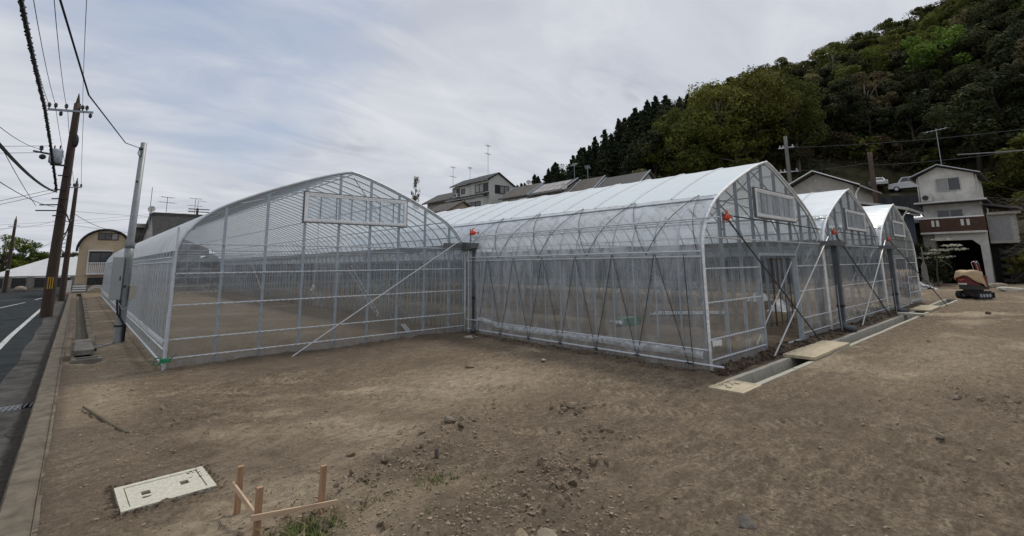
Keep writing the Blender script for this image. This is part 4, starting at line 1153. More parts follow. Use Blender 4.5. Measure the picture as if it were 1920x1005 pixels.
for k, (a, b, s) in enumerate((((-14, 40, 7.9), (-1.5, 29.2, 7.2), .2), ((-14, 40, 7.5), (-1.5, 29.2, 6.9), .2), ((-14, 42, 3.1), (-1.1, 29.2, 5.3), .4), ((-14, 42, 2.8), (-1.1, 29.2, 5.15), .4),
                               ((-12, 62, 5.0), (9.8, 66, 8.45), .3), ((-12, 62, 4.6), (9.8, 66, 8.2), .3), ((-9, 62, 4.1), (-4.58, 62, 5.6), .1), ((-4.58, 62, 5.65), (-.56, 42.4, 5.3), .3), ((-4.58, 62, 3.0), (-.56, 42.4, 4.4), .5),
                               ((-2, 88, 5.1), (-.56, 42.4, 3.9), .3), ((-12, 70, 3.6), (-1.95, 88, 5.1), .3), ((-.56, 42.4, 5.5), (20, 75, 9.0), .4), ((-.5, 42.4, 4.6), (18, 78, 5.4), .3))):
    wire(sag(a, b, s), .011, WIRE, "thin grey wire strung between the roadside poles and beyond", G_X)
wire(sag((-.56, 42.4, 5.4), (2.2, 50, 4.75), .25), .016, CABLE, "service wire dipping from the second pole to the round-roofed house")
for k in range(2):
    wire(sag((-.8, 29.2, 4.4 - .5 * k), (-.56, 42.4, 5.0 - .9 * k), .35), .022, CABLE, ("upper black cable sagging between the two wooden poles", "lower black cable sagging between the two wooden poles")[k], "cables between the wooden poles", "cable")
for k, (x, z) in enumerate(((-.9, 7.25), (-.7, 7.27), (-.35, 7.3))):
    wire(sag((x - .55 + .2 * k, 29.2, 9.0), (x, 42.4, z), .2), .010, WIRE, ("left thin wire dropping to the second pole", "middle thin wire dropping to the second pole", "right thin wire dropping to the second pole")[k], "thin wires between the wooden poles")

# ------------------------------------------------------------------ houses
PLASTER_Y = mat("buff_plaster", (0.50, 0.40, 0.275), .9, 0, 2, .12, .2, 40)
ROOF_K = mat("black_roof", (0.03, 0.03, 0.032), .6, 0, 4, .25)
ROOF_G = mat("grey_slate_roof", (0.075, 0.072, 0.07), .75, 0, 3, .25, .3, 20)
ROOF_B = mat("brown_grey_tiles", (0.095, 0.085, 0.075), .8, 0, 3, .3, .3, 16)
WALL_G = mat("pale_grey_siding", (0.50, 0.51, 0.48), .85, 0, 1.5, .1, .25, 6, stretch=(.3, .3, 8))
WALL_W = mat("off_white_wall", (0.58, 0.57, 0.53), .88, 0, 1.3, .2, .15, 30)
WALL_B = mat("grey_render", (0.38, 0.365, 0.335), .9, 0, 2, .12, .1, 30)
WALL_T = mat("tan_wall", (0.40, 0.345, 0.28), .9, 0, 2, .12)
NAVY = mat("dark_blue_siding", (0.028, 0.04, 0.065), .7, 0, 2, .15, .2, 10, stretch=(6, 6, .2))
BROWNP = mat("brown_panel", (0.07, 0.035, 0.021), .7, 0, 3, .2)
WHITEP = mat("white_painted_metal", (0.76, 0.77, 0.77), .5, 0, 4, .1)
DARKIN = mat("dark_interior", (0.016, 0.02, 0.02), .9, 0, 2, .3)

def win(root, axis, c, a0, a1, z0, z1, n=2, frame=FRAME_D, panes=None, t=.05, d=.06, out=-1):
    """window in the plane axis=c, looking towards out*axis"""
    def bb(p0, p1, q0, q1, lo, hi):
        A, B = c + out * lo, c + out * hi
        return ((A, p0, q0), (B, p1, q1)) if axis == "x" else ((p0, A, q0), (p1, B, q1))
    a0, a1 = min(a0, a1), max(a0, a1)
    m = MB()
    m.box(*bb(a0, a1, z0, z0 + t, .003, d)); m.box(*bb(a0, a1, z1 - t, z1, .003, d))
    m.box(*bb(a0, a0 + t, z0 + t, z1 - t, .003, d)); m.box(*bb(a1 - t, a1, z0 + t, z1 - t, .003, d))
    wd = (a1 - a0 - 2 * t) / n
    for i in range(1, n):
        p = a0 + t + wd * i
        m.box(*bb(p - t / 2, p + t / 2, z0 + t, z1 - t, .004, d * .9))
    f = m.build("window", frame, root)
    for i in range(n):
        p = a0 + t + wd * i
        e = t / 2 if i else 0; e2 = t / 2 if i < n - 1 else 0
        pm = (panes or [GLASS])[i % len(panes or [GLASS])]
        MB().box(*bb(p + e, p + wd - e2, z0 + t, z1 - t, .005, .02)).build("pane", pm, f)
    return f
def gable_roof(root, axis, r0, r1, e0, e1, zr, ze, th, m, mid=None, name="roof", over=0.0):
    """ridge along axis from r0..r1; eaves at e0,e1 in the other axis, ridge height zr, eave height ze (or pair)"""
    ze0, ze1 = ze if isinstance(ze, tuple) else (ze, ze)
    mid = (e0 + e1) / 2 if mid is None else mid
    poly = [(e0, ze0), (mid, zr), (e1, ze1), (e1, ze1 + th), (mid, zr + th * 1.1), (e0, ze0 + th)]
    return MB().prism(poly, axis, r0, r1).build(name, m, root)
def antenna(x, y, z0, h, label, rz=0.0, two=True, dish=False, sc=1.0):
    t = empty("antenna", (x, y, z0), label, "antenna", None, rz)
    MB().tube([(0, 0, 0), (0, 0, h)], .028 * sc, 5).build("mast", GALV_D, t, local=True)
    for zz_, ln in (((h * .98), 1.1), (h * .72, 1.4)) if two else ((h * .96, 1.5),):
        m = MB().tube([(-ln / 2 * sc, 0, zz_), (ln / 2 * sc, 0, zz_)], .022 * sc, 4)
        for k in range(6):
            x_ = -ln / 2 * sc + ln * sc * k / 5
            m.tube([(x_, -.32 * sc, zz_), (x_, .32 * sc, zz_)], .013 * sc, 4)
        m.build("yagi", GALV_D, t, local=True)
    return t
def sat_dish(x, y, z, r, label, face=(-.6, -.75, .25)):
    t = empty("satellite_dish", (x, y, z), label, "satellite dish")
    f = Vector(face).normalized(); s = f.cross(Vector((0, 0, 1))).normalized(); u = s.cross(f)
    R_ = []
    for i in range(5):
        rr = r * i / 4
        R_.append([tuple(Vector((0, 0, .45)) + (s * cos(2 * pi * j / 14) + u * sin(2 * pi * j / 14)) * rr + f * (rr * rr * .35 / r - .0)) for j in range(15)])
    MB().grid(R_).build("dish", MATS["off_white_wall"], t, local=True, smooth=True)
    MB().tube([tuple(Vector((0, 0, .45 - r)) + f * .1), tuple(Vector((0, 0, .45)) + f * r * .8)], .02, 4).build("arm", FRAME_D, t, local=True)
    MB().tube([(0, 0, 0), (0, 0, .45)], .03, 5).build("mast", GALV_D, t, local=True)
    return t
def aircon(root, x, y, z, axis="x"):
    d = (.14, .36) if axis == "x" else (.36, .14)
    b_ = MB().box((x - d[0], y - d[1], z), (x + d[0], y + d[1], z + .58)).build("air_conditioner", MATS["off_white_wall"], root)
    if axis == "x": MB().tube([(x - .15, y + .08, z + .3), (x - .16, y + .08, z + .3)], .22, 14).build("fan_grille", FRAME_D, b_)
    else: MB().tube([(x, y - .15, z + .3), (x, y - .16, z + .3)], .22, 14).build("fan_grille", FRAME_D, b_)

# buff house with a barrel roof at the end of the path
h = empty("barrel_roof_house", (1.5, 52, 0), "buff house with a black barrel roof at the far end of the kerbside path", "house")
FY = 50.0
outl = [(-0.05, -.2), (-0.05, 3.3)] + [(1.48 - 1.53 * cos(a), 3.3 + 1.45 * sin(a)) for a in [pi * k / 14 for k in range(1, 14)]] + [(3.01, 3.3), (3.01, -.2)]
MB().prism(outl, "y", FY, 56).build("wall", PLASTER_Y, h)
ro = [(1.48 - 1.58 * cos(pi * k / 18), 3.29 + 1.51 * sin(pi * k / 18)) for k in range(19)]; ri = [(1.48 - 1.72 * cos(pi * k / 18), 3.24 + 1.66 * sin(pi * k / 18)) for k in range(19)]
MB().prism(ro + ri[::-1], "y", FY - .25, 56.2).build("roof", ROOF_K, h)
win(h, "y", FY, .98, 2.24, 4.02, 4.58, 3, BROWNP, [GLASS, GLASS, CURT])
win(h, "y", FY, .62, 1.95, 2.1, 3.05, 2, FRAME_D, [GLASS])
bal = MB().box((.55, FY - .42, 1.34), (1.98, FY - .01, 1.45)).build("balcony", WHITEP, h)
MB().box((.55, FY - .43, 2.2), (1.98, FY - .36, 2.26)).build("rail", WHITEP, bal)
for k in range(13): MB().box((.57 + k * .112, FY - .41, 1.46), (.62 + k * .112, FY - .37, 2.2)).build("baluster", WHITEP, bal)
MB().box((.52, FY - .43, 1.46), (.56, FY - .36, 3.15)).build("post", WHITEP, bal)
MB().box((.50, FY - .45, 3.12), (2.0, FY - .02, 3.2)).build("awning", WHITEP, bal)
win(h, "y", FY, .66, 1.7, .55, 1.1, 2, FRAME_D, [GLASS])
MB().box((-.1, FY - .35, -.2), (.68, FY - .02, .62)).build("step_wall", CONC_G, h)
for k in range(3): MB().box((-.12, FY - .42, .1 + k * .17), (.66, FY - .36, .2 + k * .17)).build("louvre", WHITEP, h)
MB().box((-.06, FY - .03, 1.25), (3.0, FY - .004, 1.32)).build("string_course", BEIGE, h)
c_ = MB()
for k in range(2):
    c_ = MB().tube([(.75 + .9 * i / 8, FY - 1.0 - .25 * k, .05 + .32 * sin(pi * i / 9) + .15 * k) for i in range(9)], .035, 5)
    tag(c_.build("pipe_hoop", GALV), "bent grey pipe resting in front of the round-roofed house", "pipe", "bent pipes by the round-roofed house")

# steep dark-roofed house behind the first greenhouse
h = empty("steep_roof_house", (6.5, 57, 0), "dark steep-roofed house rising behind the streaked greenhouse roof", "house")
MB().prism([(54.0, 0), (54.0, 4.3), (55.0, 6.6), (60, 4.2), (60, 0)], "x", 4.7, 8.6).build("wall", WALL_B, h)
MB().prism([(4.72, 6.62), (8.75, 6.62), (8.75, 6.86), (4.72, 6.86)], "y", 54.7, 55.2).build("ridge", ROOF_G, h)
MB().add([(4.62, 54.8, 6.82), (8.8, 54.8, 6.82), (9.2, 53.2, 3.0), (4.95, 53.2, 3.0), (4.62, 54.9, 6.72), (8.8, 54.9, 6.72), (9.2, 53.3, 2.9), (4.95, 53.3, 2.9)], [(0, 3, 2, 1), (4, 5, 6, 7), (0, 4, 7, 3), (1, 2, 6, 5), (2, 3, 7, 6), (0, 1, 5, 4)]).build("roof", ROOF_G, h)
MB().add([(4.62, 54.8, 6.8), (4.9, 53.2, 3.0), (3.9, 54.2, 3.6), (4.62, 55.4, 6.4)], [(0, 3, 2, 1)]).build("gable_end", WALL_B, h)
MB().bar((4.58, 54.7, 6.75), (3.85, 54.0, 3.6), .12, .18).build("barge_board", ROOF_K, h)
MB().box((3.45, 54.6, 0), (4.4, 57, 5.4)).build("wing", mat("brown_siding", (.09, .075, .065), .85, 0, 2, .2), h)
MB().prism([(54.3, 5.38), (55.2, 5.8), (57.2, 5.8), (57.2, 5.4)], "x", 3.35, 4.5).build("wing_roof", ROOF_G, h)
sat_dish(4.55, 54.3, 6.6, .30, "round grey satellite dish at the peak of the steep dark roof", (-.35, -.9, .2))
a_ = antenna(4.42, 54.4, 5.6, 3.5, "slim bare mast beside the satellite dish", 0, False); 
for ch_ in list(a_.children):
    if ch_.name.startswith("yagi"): bpy.data.objects.remove(ch_)
antenna(5.8, 56, 6.6, 1.9, "television antenna standing behind the steep dark roof", .4, True)
antenna(8.95, 62, 6.3, 3.0, "television antenna beside the pole top behind the streaked roof", .2, True)

# grey two-storey house on the rise
def T(x): return x
h = empty("grey_house", (43, 53, 5), "pale grey two-storey house with dark window frames on the rise behind the greenhouses", "house")
fx = 41.0
MB().box((fx, 54.7, 5), (46, 59.1, 13.2)).build("wall", WALL_G, h)
MB().prism([(41.0, 5), (41.0, 13.3), (42.6, 14.3), (45.6, 12.7), (45.6, 5)], "y", 50.4, 54.68).build("wall", WALL_G, h)
MB().prism([(40.6, 13.28), (42.6, 14.34), (46.0, 12.5), (46.0, 12.64), (42.6, 14.5), (40.6, 13.44)], "y", 50.15, 54.9).build("roof", ROOF_K, h)
MB().prism([(40.6, 13.2), (43.2, 14.45), (46.4, 13.2), (46.4, 13.36), (43.2, 14.62), (40.6, 13.36)], "y", 54.95, 59.4).build("roof", ROOF_K, h)
MB().prism([(41.05, 13.2), (43.2, 14.4), (46, 13.2)], "y", 54.75, 59.05).build("gable_wall", WALL_G, h)
win(h, "x", fx, 50.6, 53.6, 11.75, 12.95, 3, FRAME_D, [FRAME_D, CURT, CURT], .09)
win(h, "x", fx, 57.3, 58.8, 11.75, 12.95, 2, FRAME_D, [FRAME_D, CURT], .09)
win(h, "x", fx, 56.0, 56.9, 12.0, 12.75, 1, FRAME_D, [GLASS], .09)
win(h, "y", 50.4, 42.0, 44.6, 11.5, 12.7, 3, FRAME_D, [FRAME_D, CURT, CURT], .09)
MB().prism([(40.0, 11.0), (41.0, 11.5), (41.0, 11.62), (39.9, 11.12)], "y", 50.4, 59.6).build("lower_roof", ROOF_K, h)
MB().box((40.2, 50.9, 5), (41.0, 55.5, 11.0)).build("porch_wall", WALL_G, h)
win(h, "x", 40.2, 51.3, 54.6, 8.9, 10.4, 3, FRAME_D, [GLASS, GLASS, CURT], .09)
MB().box((40.35, 55.55, 5), (40.98, 59, 10.9)).build("porch_wall", WALL_G, h)
win(h, "x", 40.35, 56.4, 58.2, 9.5, 10.6, 2, FRAME_D, [GLASS], .09)
aircon(h, 40.8, 57.9, 11.62)
antenna(41.3, 59.5, 11.0, 5.6, "tall antenna at the left corner of the grey two-storey house", .3, True)
antenna(42.5, 56.8, 14.3, 1.9, "short antenna with spread arms on the grey house's left roof", .8, False)
antenna(42.0, 51.9, 14.0, 4.6, "tall thin antenna on the right roof of the grey two-storey house", .5, True)
h = empty("low_wing_house", (43, 63, 5), "low dark-roofed house joined to the left of the grey two-storey house", "house")
MB().box((41.5, 59.7, 5), (46, 67, 11.6)).build("wall", WALL_B, h)
MB().prism([(40.7, 11.4), (43.8, 13.1), (46.8, 11.4), (46.8, 11.6), (43.8, 13.3), (40.7, 11.6)], "y", 59.62, 67.5).build("roof", ROOF_G, h)
win(h, "x", 41.5, 61.5, 64.0, 10.4, 11.1, 2, FRAME_D, [GLASS], .09)
h = empty("tan_house", (36, 52, 4), "small tan house with a grey gable roof below the grey two-storey house", "house")
MB().prism([(34.3, 3), (34.3, 8.7), (36.2, 9.75), (38.1, 8.7), (38.1, 3)], "y", 50.0, 55).build("wall", WALL_T, h)
gable_roof(h, "y", 49.6, 55.4, 33.8, 38.6, 9.75, 8.45, .16, ROOF_B)
win(h, "y", 50, 35.0, 36.4, 7.9, 8.5, 2, FRAME_D, [GLASS])

# single-storey roofs along the rise
def rise_house(ya, yb, yc, ze, zr, x0, x1, label, roofm, wallm, name="low_house", solar=None):
    h = empty(name, ((x0 + x1) / 2, (ya + yb) / 2, 4), label, "house")
    mid = (x0 + x1) / 2
    MB().prism([(x0 + .5, 3), (x0 + .5, ze), (mid, zr - .1), (x1 - .5, ze), (x1 - .5, 3)], "y", ya + .25, yb - .25).build("wall", wallm, h)
    gable_roof(h, "y", ya, yb, x0, x1, zr, ze, .16, roofm)
    for yy in (ya + .02, yb - .02):
        MB().bar((x0 + .05, yy, ze + .2), (mid, yy, zr + .22), .16, .07).build("verge", GALV_D, h)
    if solar:
        s0, s1 = solar; k = 4
        for i in range(k):
            for j in range(2):
                a0 = s0 + (s1 - s0) * i / k + .04; a1 = s0 + (s1 - s0) * (i + 1) / k - .04
                t0, t1 = .12 + j * .4, .12 + j * .4 + .37
                def pt(t, y_): return (x0 + (mid - x0) * t, y_, ze + .16 + (zr * 1.0 - ze + .016) * t + .06)
                MB().add([pt(t0, a0), pt(t0, a1), pt(t1, a1), pt(t1, a0)] + [tuple(np.array(pt(t, y_)) + (0, 0, -.05)) for t, y_ in ((t0, a0), (t0, a1), (t1, a1), (t1, a0))],
                         [(0, 3, 2, 1), (4, 5, 6, 7), (0, 1, 5, 4), (1, 2, 6, 5), (2, 3, 7, 6), (3, 0, 4, 7)]).build("solar_panel", mat("solar_panel", (.30, .255, .235), .2, .2, 3, .1, spec=.8), h)
    return h
rise_house(42.4, 47.9, 0, 10.1, 12.0, 40.4, 47, "dark-roofed house just right of the grey two-storey house", ROOF_B, WALL_G)
rise_house(36.4, 42.2, 0, 9.95, 11.6, 40.3, 46, "house with pale solar panels covering its roof", ROOF_G, WALL_B, solar=(37.0, 41.8))
rise_house(32.4, 36.0, 0, 9.1, 11.3, 40.2, 46, "dim grey-roofed house right of the solar panels", ROOF_B, WALL_B)
rise_house(26.6, 32.2, 0, 8.9, 11.0, 40.0, 46, "long grey-roofed house with a dark dormer, rightmost on the rise before the trees", ROOF_G, WALL_B)
sat_dish(43.5, 45.2, 12.0, .33, "white satellite dish on the ridge of the dark-roofed house", (-.7, -.7, .2))
sat_dish(40.4, 36.2, 10.0, .36, "white satellite dish at the right eave of the solar-panelled house", (-.7, -.7, .2))
antenna(43.2, 37.0, 11.5, 2.1, "antenna on the ridge beside the solar panels", 1.0, False)
antenna(43.0, 34.8, 11.2, 1.7, "small tilted antenna on the dim grey roof", .6, False)
antenna(52.5, 55.2, 8.0, 5.2, "thin distant antenna just above the dark conifers behind the roofs", .6, True)

# white-gabled house behind the third span
h = empty("gabled_house", (48, 12, 0), "grey-walled house with white gable boards behind the third greenhouse span", "house")
MB().prism([(9.9, 0), (9.9, 7.7), (12.4, 8.95), (14.9, 7.7), (14.9, 0)], "x", 45.0, 51).build("wall", WALL_B, h)
gable_roof(h, "x", 44.4, 51.4, 9.3, 15.5, 9.02, 7.5, .14, ROOF_G, 12.4)
MB().bar((44.38, 12.4, 9.14), (44.38, 9.3, 7.6), .07, .28, (1, 0, 0)).build("barge_board", WHITEP, h)
MB().bar((44.38, 12.4, 9.14), (44.38, 15.5, 7.6), .07, .28, (1, 0, 0)).build("barge_board", WHITEP, h)
win(h, "x", 45, 11.2, 13.6, 6.5, 7.45, 3, FRAME_L, [CURT, GLASS, GLASS])
MB().tube([(44.7, 9.45, 7.4), (44.9, 9.75, 7.0), (44.95, 9.8, 3)], .05, 6).build("drain_pipe", WHITEP, h)
MB().ell((44.95, 12.4, 8.35), (.05, .06, .06), 6, 4).build("vent", WHITEP, h)
# dark blue house
h = empty("blue_house", (46, 8, 0), "dark blue house with a low-pitched white-edged roof behind the last greenhouse span", "house")
MB().prism([(6.75, 0), (6.75, 5.15), (9.85, 6.0), (9.85, 0)], "x", 42.0, 47).build("wall", NAVY, h)
MB().prism([(6.2, 5.15), (9.88, 6.12), (9.88, 6.30), (6.2, 5.33)], "x", 41.6, 47.3).build("roof", mat("pale_roof_edge", (.36, .36, .35), .6, 0, 3, .1), h)
MB().tube([(41.8, 6.3, 5.15), (41.95, 6.62, 4.7), (41.96, 6.66, 2.0)], .045, 6).build("drain_pipe", WHITEP, h)

# three-storey house over a garage
h = empty("garage_house", (54.5, 5.3, 0), "three-storey house with a brown balcony above a dark open garage", "house")
X3 = 53.0
MB().box((X3, 6.45, -.3), (60, 7.2, 3.9)).build("pier", CONC_G, h)
MB().prism([(3.35, -.3), (3.75, -.3), (3.78, 2.9), (4.2, 3.35), (6.44, 3.35), (6.44, 3.9), (3.3, 3.9)], "x", X3 - .05, X3 + .5).build("portal", mat("pale_render", (.52, .52, .49), .9, 0, 2, .12), h)
MB().box((X3 + .5, 3.35, -.3), (60, 3.6, 3.9)).build("side_wall", CONC_G, h)
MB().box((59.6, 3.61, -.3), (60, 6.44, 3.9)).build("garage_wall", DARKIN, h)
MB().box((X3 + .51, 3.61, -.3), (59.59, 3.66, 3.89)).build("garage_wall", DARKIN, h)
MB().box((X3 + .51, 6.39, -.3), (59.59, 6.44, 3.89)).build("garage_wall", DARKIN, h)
MB().box((54.0, 3.4, 3.9), (60, 7.05, 6.5)).build("wall", WALL_W, h)
MB().box((X3 - .4, 3.3, 3.9), (53.98, 7.25, 4.05)).build("balcony_floor", WALL_W, h)
bp_ = MB().box((X3 - .4, 3.3, 4.06), (X3 - .3, 7.25, 5.15)).box((X3 - .3, 3.3, 4.06), (53.9, 3.4, 5.15)).build("balcony_panel", BROWNP, h)
MB().box((X3 - .42, 3.28, 5.15), (X3 - .28, 7.27, 5.25)).build("top_rail", WHITEP, bp_)
for yy in (4.15, 4.5, 6.0, 6.3): MB().box((X3 - .43, yy, 4.5), (X3 - .405, yy + .18, 5.0)).build("slot", WALL_W, bp_)
win(h, "x", 54.0, 4.55, 6.2, 4.3, 5.95, 2, FRAME_L, [GLASS, GLASS, CURT])
MB().box((X3 - .1, 3.0, 6.42), (60, 7.45, 6.6)).build("lower_roof", ROOF_G, h)
MB().box((X3 - .14, 2.98, 6.46), (X3 - .1, 7.47, 6.62)).build("fascia", WALL_W, h)
MB().prism([(3.55, 6.6), (3.55, 8.75), (5.7, 9.55), (7.05, 8.85), (7.05, 6.6)], "x", 53.5, 60).build("upper_wall", WALL_W, h)
gable_roof(h, "x", 53.0, 60.4, 3.1, 7.55, 9.62, (8.62, 8.75), .13, ROOF_G, 5.65)
MB().bar((52.97, 5.65, 9.70), (52.97, 3.1, 8.70), .05, .16, (1, 0, 0)).build("barge_board", GALV, h)
MB().bar((52.97, 5.65, 9.70), (52.97, 7.55, 8.83), .05, .16, (1, 0, 0)).build("barge_board", GALV, h)
win(h, "x", 53.5, 4.4, 5.95, 7.45, 8.55, 2, FRAME_L, [GLASS, CURT])
aircon(h, 53.2, 6.6, 6.68)
MB().tube([(53.3, 7.1, 8.7), (53.4, 7.12, 6.6)], .04, 5).build("drain_pipe", WALL_W, h)
sh_ = empty("lean_to_shed", (55, 2.5, 3), "grey lean-to with two doors beside the three-storey house", "shed")
MB().box((54.2, 1.7, 3.05), (58, 3.25, 5.4)).build("wall", WALL_B, sh_)
for a in (1.95, 2.6): MB().box((54.17, a, 3.3), (54.2, a + .58, 5.1)).build("door", mat("grey_door", (.27, .275, .28), .7, 0, 3, .1), sh_)
MB().prism([(1.2, 5.6), (3.3, 6.1), (3.3, 6.25), (1.2, 5.75)], "x", 53.6, 58.2).build("roof", ROOF_G, sh_)
MB().box((53.9, 1.3, 5.3), (54.15, 3.2, 5.5)).build("beam", WALL_B, sh_)
# block retaining wall on the right
rw = tag(empty("retaining_wall", (54.6, -2, 0), "dark block retaining wall below the grey lean-to", "wall"))
BLK = mat("dark_wall_block", (.05, .048, .042), .95, 0, 3, .35, .4, 12, coord="World", obvar=.3)
bk = MB().box((0, .01, .01), (.5, .79, .27)).build("block", BLK, rw, local=True)
bk.location = (-.1, 5.0 - .9, 0)
for r in range(10):
    for k in range(9):
        y_ = 4.1 - k * .8 - (.4 if r % 2 else 0)
        if r == 0 and k == 0: continue
        share(bk, "block", (-.1 + r * .03 + random.uniform(-.02, .02), y_, r * .28), rw)
MB().box((54.95, -5, -.3), (55.2, 3.3, 3.0)).build("backing", mat("wall_backing", (.02, .02, .018), 1), rw)

def gutter(root, a, b, drop=None):
    MB().tube([a, b], .055, 6).build("gutter", FRAME_L, root)
    if drop: MB().tube([drop, (drop[0], drop[1], drop[2] - 2.4)], .04, 5).build("drain_pipe", FRAME_L, root)
gutter(h, (52.95, 7.6, 8.72), (60.3, 7.6, 8.72)); gutter(h, (52.86, 3.0, 6.5), (52.86, 7.45, 6.5), (53.35, 3.42, 8.6))
for o_ in list(COL.objects):
    if o_.get("label", "").startswith("pale grey two-storey"): gutter(o_, (40.55, 50.2, 13.3), (40.55, 54.9, 13.3), (40.85, 54.7, 13.2)); gutter(o_, (40.55, 55.0, 13.22), (40.55, 59.4, 13.22), (40.85, 59.0, 13.1)); gutter(o_, (39.9, 50.4, 11.03), (39.9, 59.6, 11.03))
    if o_.get("label", "").startswith("grey-walled house with white"): gutter(o_, (44.4, 9.3, 7.5), (51.3, 9.3, 7.5))
# terrace fence and parked cars
fn = empty("terrace_fence", (68.5, 12, 5), "dark boarded fence along the terrace where cars are parked", "fence")
P0, P1_ = Vector((68.3, 16.6, 0)), Vector((72.6, 7.0, 0)); kf = 14
FM = mat("dark_fence_board", (.035, .036, .04), .8, 0, 2, .25, obvar=.25)
for i in range(kf):
    a = P0.lerp(P1_, i / kf); b = P0.lerp(P1_, (i + 1) / kf - .002)
    z1 = 10.75 - .05 * i if i < 4 else 9.25
    MB().bar((a.x, a.y, 7.4), (b.x, b.y, 7.4), .08, 2 * (z1 - 7.4)).build("board", FM, fn)
fn2 = empty("terrace_fence", (68, 17, 5), "grey end panel of the terrace fence beside the white-gabled house", "fence")
MB().box((67.9, 16.7, 5), (68.2, 20.5, 9.8)).build("panel", mat("grey_fence", (.12, .12, .125), .8, 0, 2, .2), fn2)

def car(x, y, z, rz, body, label, kind="sedan", sc=1.0):
    t = empty("parked_car", (x, y, z), label, "car", None, rz)
    t.scale = (sc, sc, sc)
    if kind == "sedan":
        low = [(-2.1, .3), (2.1, .3), (2.15, .62), (1.95, .82), (1.0, .93), (-1.25, .98), (-2.0, .95), (-2.15, .6)]
        cab = [(1.0, .92), (.35, 1.38), (-.75, 1.42), (-1.5, .97)]
    else:
        low = [(-2.0, .35), (2.05, .35), (2.1, .7), (2.0, .95), (1.1, 1.05), (-2.0, 1.05), (-2.08, .7)]
        cab = [(1.15, 1.04), (.7, 1.68), (-1.85, 1.70), (-2.02, 1.04)]
    bm = MB().prism(low, "y", -.82, .82).build("body", body, t, local=True)
    cm = MB(); n_ = len(cab)
    vs = [(a, -.78 + .14 * (b > 1.2), b) for a, b in cab] + [(a, .78 - .14 * (b > 1.2), b) for a, b in cab]
    cm.add(vs, [tuple(range(n_ - 1, -1, -1)), tuple(range(n_, 2 * n_))] + [(i, (i + 1) % n_, n_ + (i + 1) % n_, n_ + i) for i in range(n_)])
    cm.build("cabin", body, t, local=True)
    # window glass set proud of the cabin sides
    (ax, az), (bx_, bz), (cx_, cz), (dx_, dz) = cab
    def lerp(p, q, s): return (p[0] + (q[0] - p[0]) * s, p[1] + (q[1] - p[1]) * s)
    for s in (-1, 1):
        for u0, u1 in ((.06, .47), (.53, .94)):
            P_ = []
            for u in (u0, u1):
                lo = lerp((ax, az), (dx_, dz), u); hi = lerp((bx_, bz), (cx_, cz), u)
                P_.append([lerp(lo, hi, .12), lerp(lo, hi, .86)])
            def yy(p): return s * (.792 - .14 * max(0, min(1, (p[1] - az) / (bz - az))) )
            q_ = [P_[0][0], P_[1][0], P_[1][1], P_[0][1]]
            MB().add([(p[0], yy(p), p[1]) for p in q_] + [(p[0], yy(p) - s * .03, p[1]) for p in q_], [(0, 1, 2, 3), (7, 6, 5, 4), (0, 4, 5, 1), (1, 5, 6, 2), (2, 6, 7, 3), (3, 7, 4, 0)]).build("side_window", GLASS, t, local=True)
    for (p, q2) in (((ax, az), (bx_, bz)), ((dx_, dz), (cx_, cz))):
        o = .012 if p[0] > 0 else -.012
        A, B = lerp(p, q2, .1), lerp(p, q2, .9)
        MB().add([(A[0] + o, -.66, A[1] + .01), (A[0] + o, .66, A[1] + .01), (B[0] + o, .57, B[1] + .01), (B[0] + o, -.57, B[1] + .01), (A[0] - o, -.66, A[1]), (A[0] - o, .66, A[1]), (B[0] - o, .57, B[1]), (B[0] - o, -.57, B[1])],
                 [(0, 1, 2, 3), (7, 6, 5, 4), (0, 4, 5, 1), (1, 5, 6, 2), (2, 6, 7, 3), (3, 7, 4, 0)]).build("windscreen", GLASS, t, local=True)
    for wx in (-1.3, 1.3):
        for s in (-1, 1):
            w_ = MB().tube([(wx, s * .68, .31), (wx, s * .85, .31)], .31, 14).build("wheel", CABLE, t, local=True)
            MB().tube([(wx, s * .85, .31), (wx, s * .865, .31)], .18, 10).build("rim", GALV, w_, local=True)
    for s in (-1, 1):
        MB().ell((2.08, s * .6, .68), (.06, .17, .09), 8, 5).build("headlight", CURT, t, local=True)
    return t
WCAR = mat("white_car_paint", (.55, .56, .57), .3, 0, 2, .05, spec=.6); SCAR = mat("silver_blue_car_paint", (.36, .40, .43), .3, .3, 2, .05, spec=.6); KCAR = mat("dark_car_paint", (.02, .02, .022), .25, 0, 2, .1, spec=.6)
zc = 9.3
car(77.0, 14.3, float(hz(77.0, 14.3)) + .12, RAD(200), WCAR, "white sedan parked behind the dark terrace fence", "sedan")
car(77.5, 11.0, float(hz(77.5, 11.0)) + .12, RAD(95), WCAR, "white sport utility car parked behind the terrace fence, nearest the three-storey house", "suv", 1.05)
car(61.0, 8.9, 5.0, RAD(190), SCAR, "pale blue-silver car parked beside the three-storey house", "sedan")

# right-hand poles
def rpole(x, y, zt, r, m, label, arms=()):
    zb = float(hz(x, y)); zb = max(zb, -.2)
    t = pole("utility_pole", x, y, zb, zt, r, r * .75, m, label)
    for dz, ln in arms:
        MB().bar((x - .3 * ln, y + .9 * ln, zt - dz), (x + .3 * ln, y - .9 * ln, zt - dz), .12, .12).build("crossarm", GALV, t)
        for s in (-.8, 0.4, .8): MB().tube([(x - .3 * ln * s, y + .9 * ln * s, zt - dz), (x - .3 * ln * s, y + .9 * ln * s, zt - dz + .3)], .06, 6).build("insulator", WALL_W, t)
    return t
rpole(57.16, 18.25, 15.5, .24, mat("concrete_pole", (.17, .17, .16), .85, 0, 3, .15), "grey concrete pole with two crossarms in front of the dark trees", ((1.3, .8), (4.0, 1.0)))
rpole(56.98, 10.84, 12.3, .26, mat("rusty_brown_pole", (.10, .065, .05), .85, 0, 3, .25), "brown pole between the white-gabled house and the parked cars")
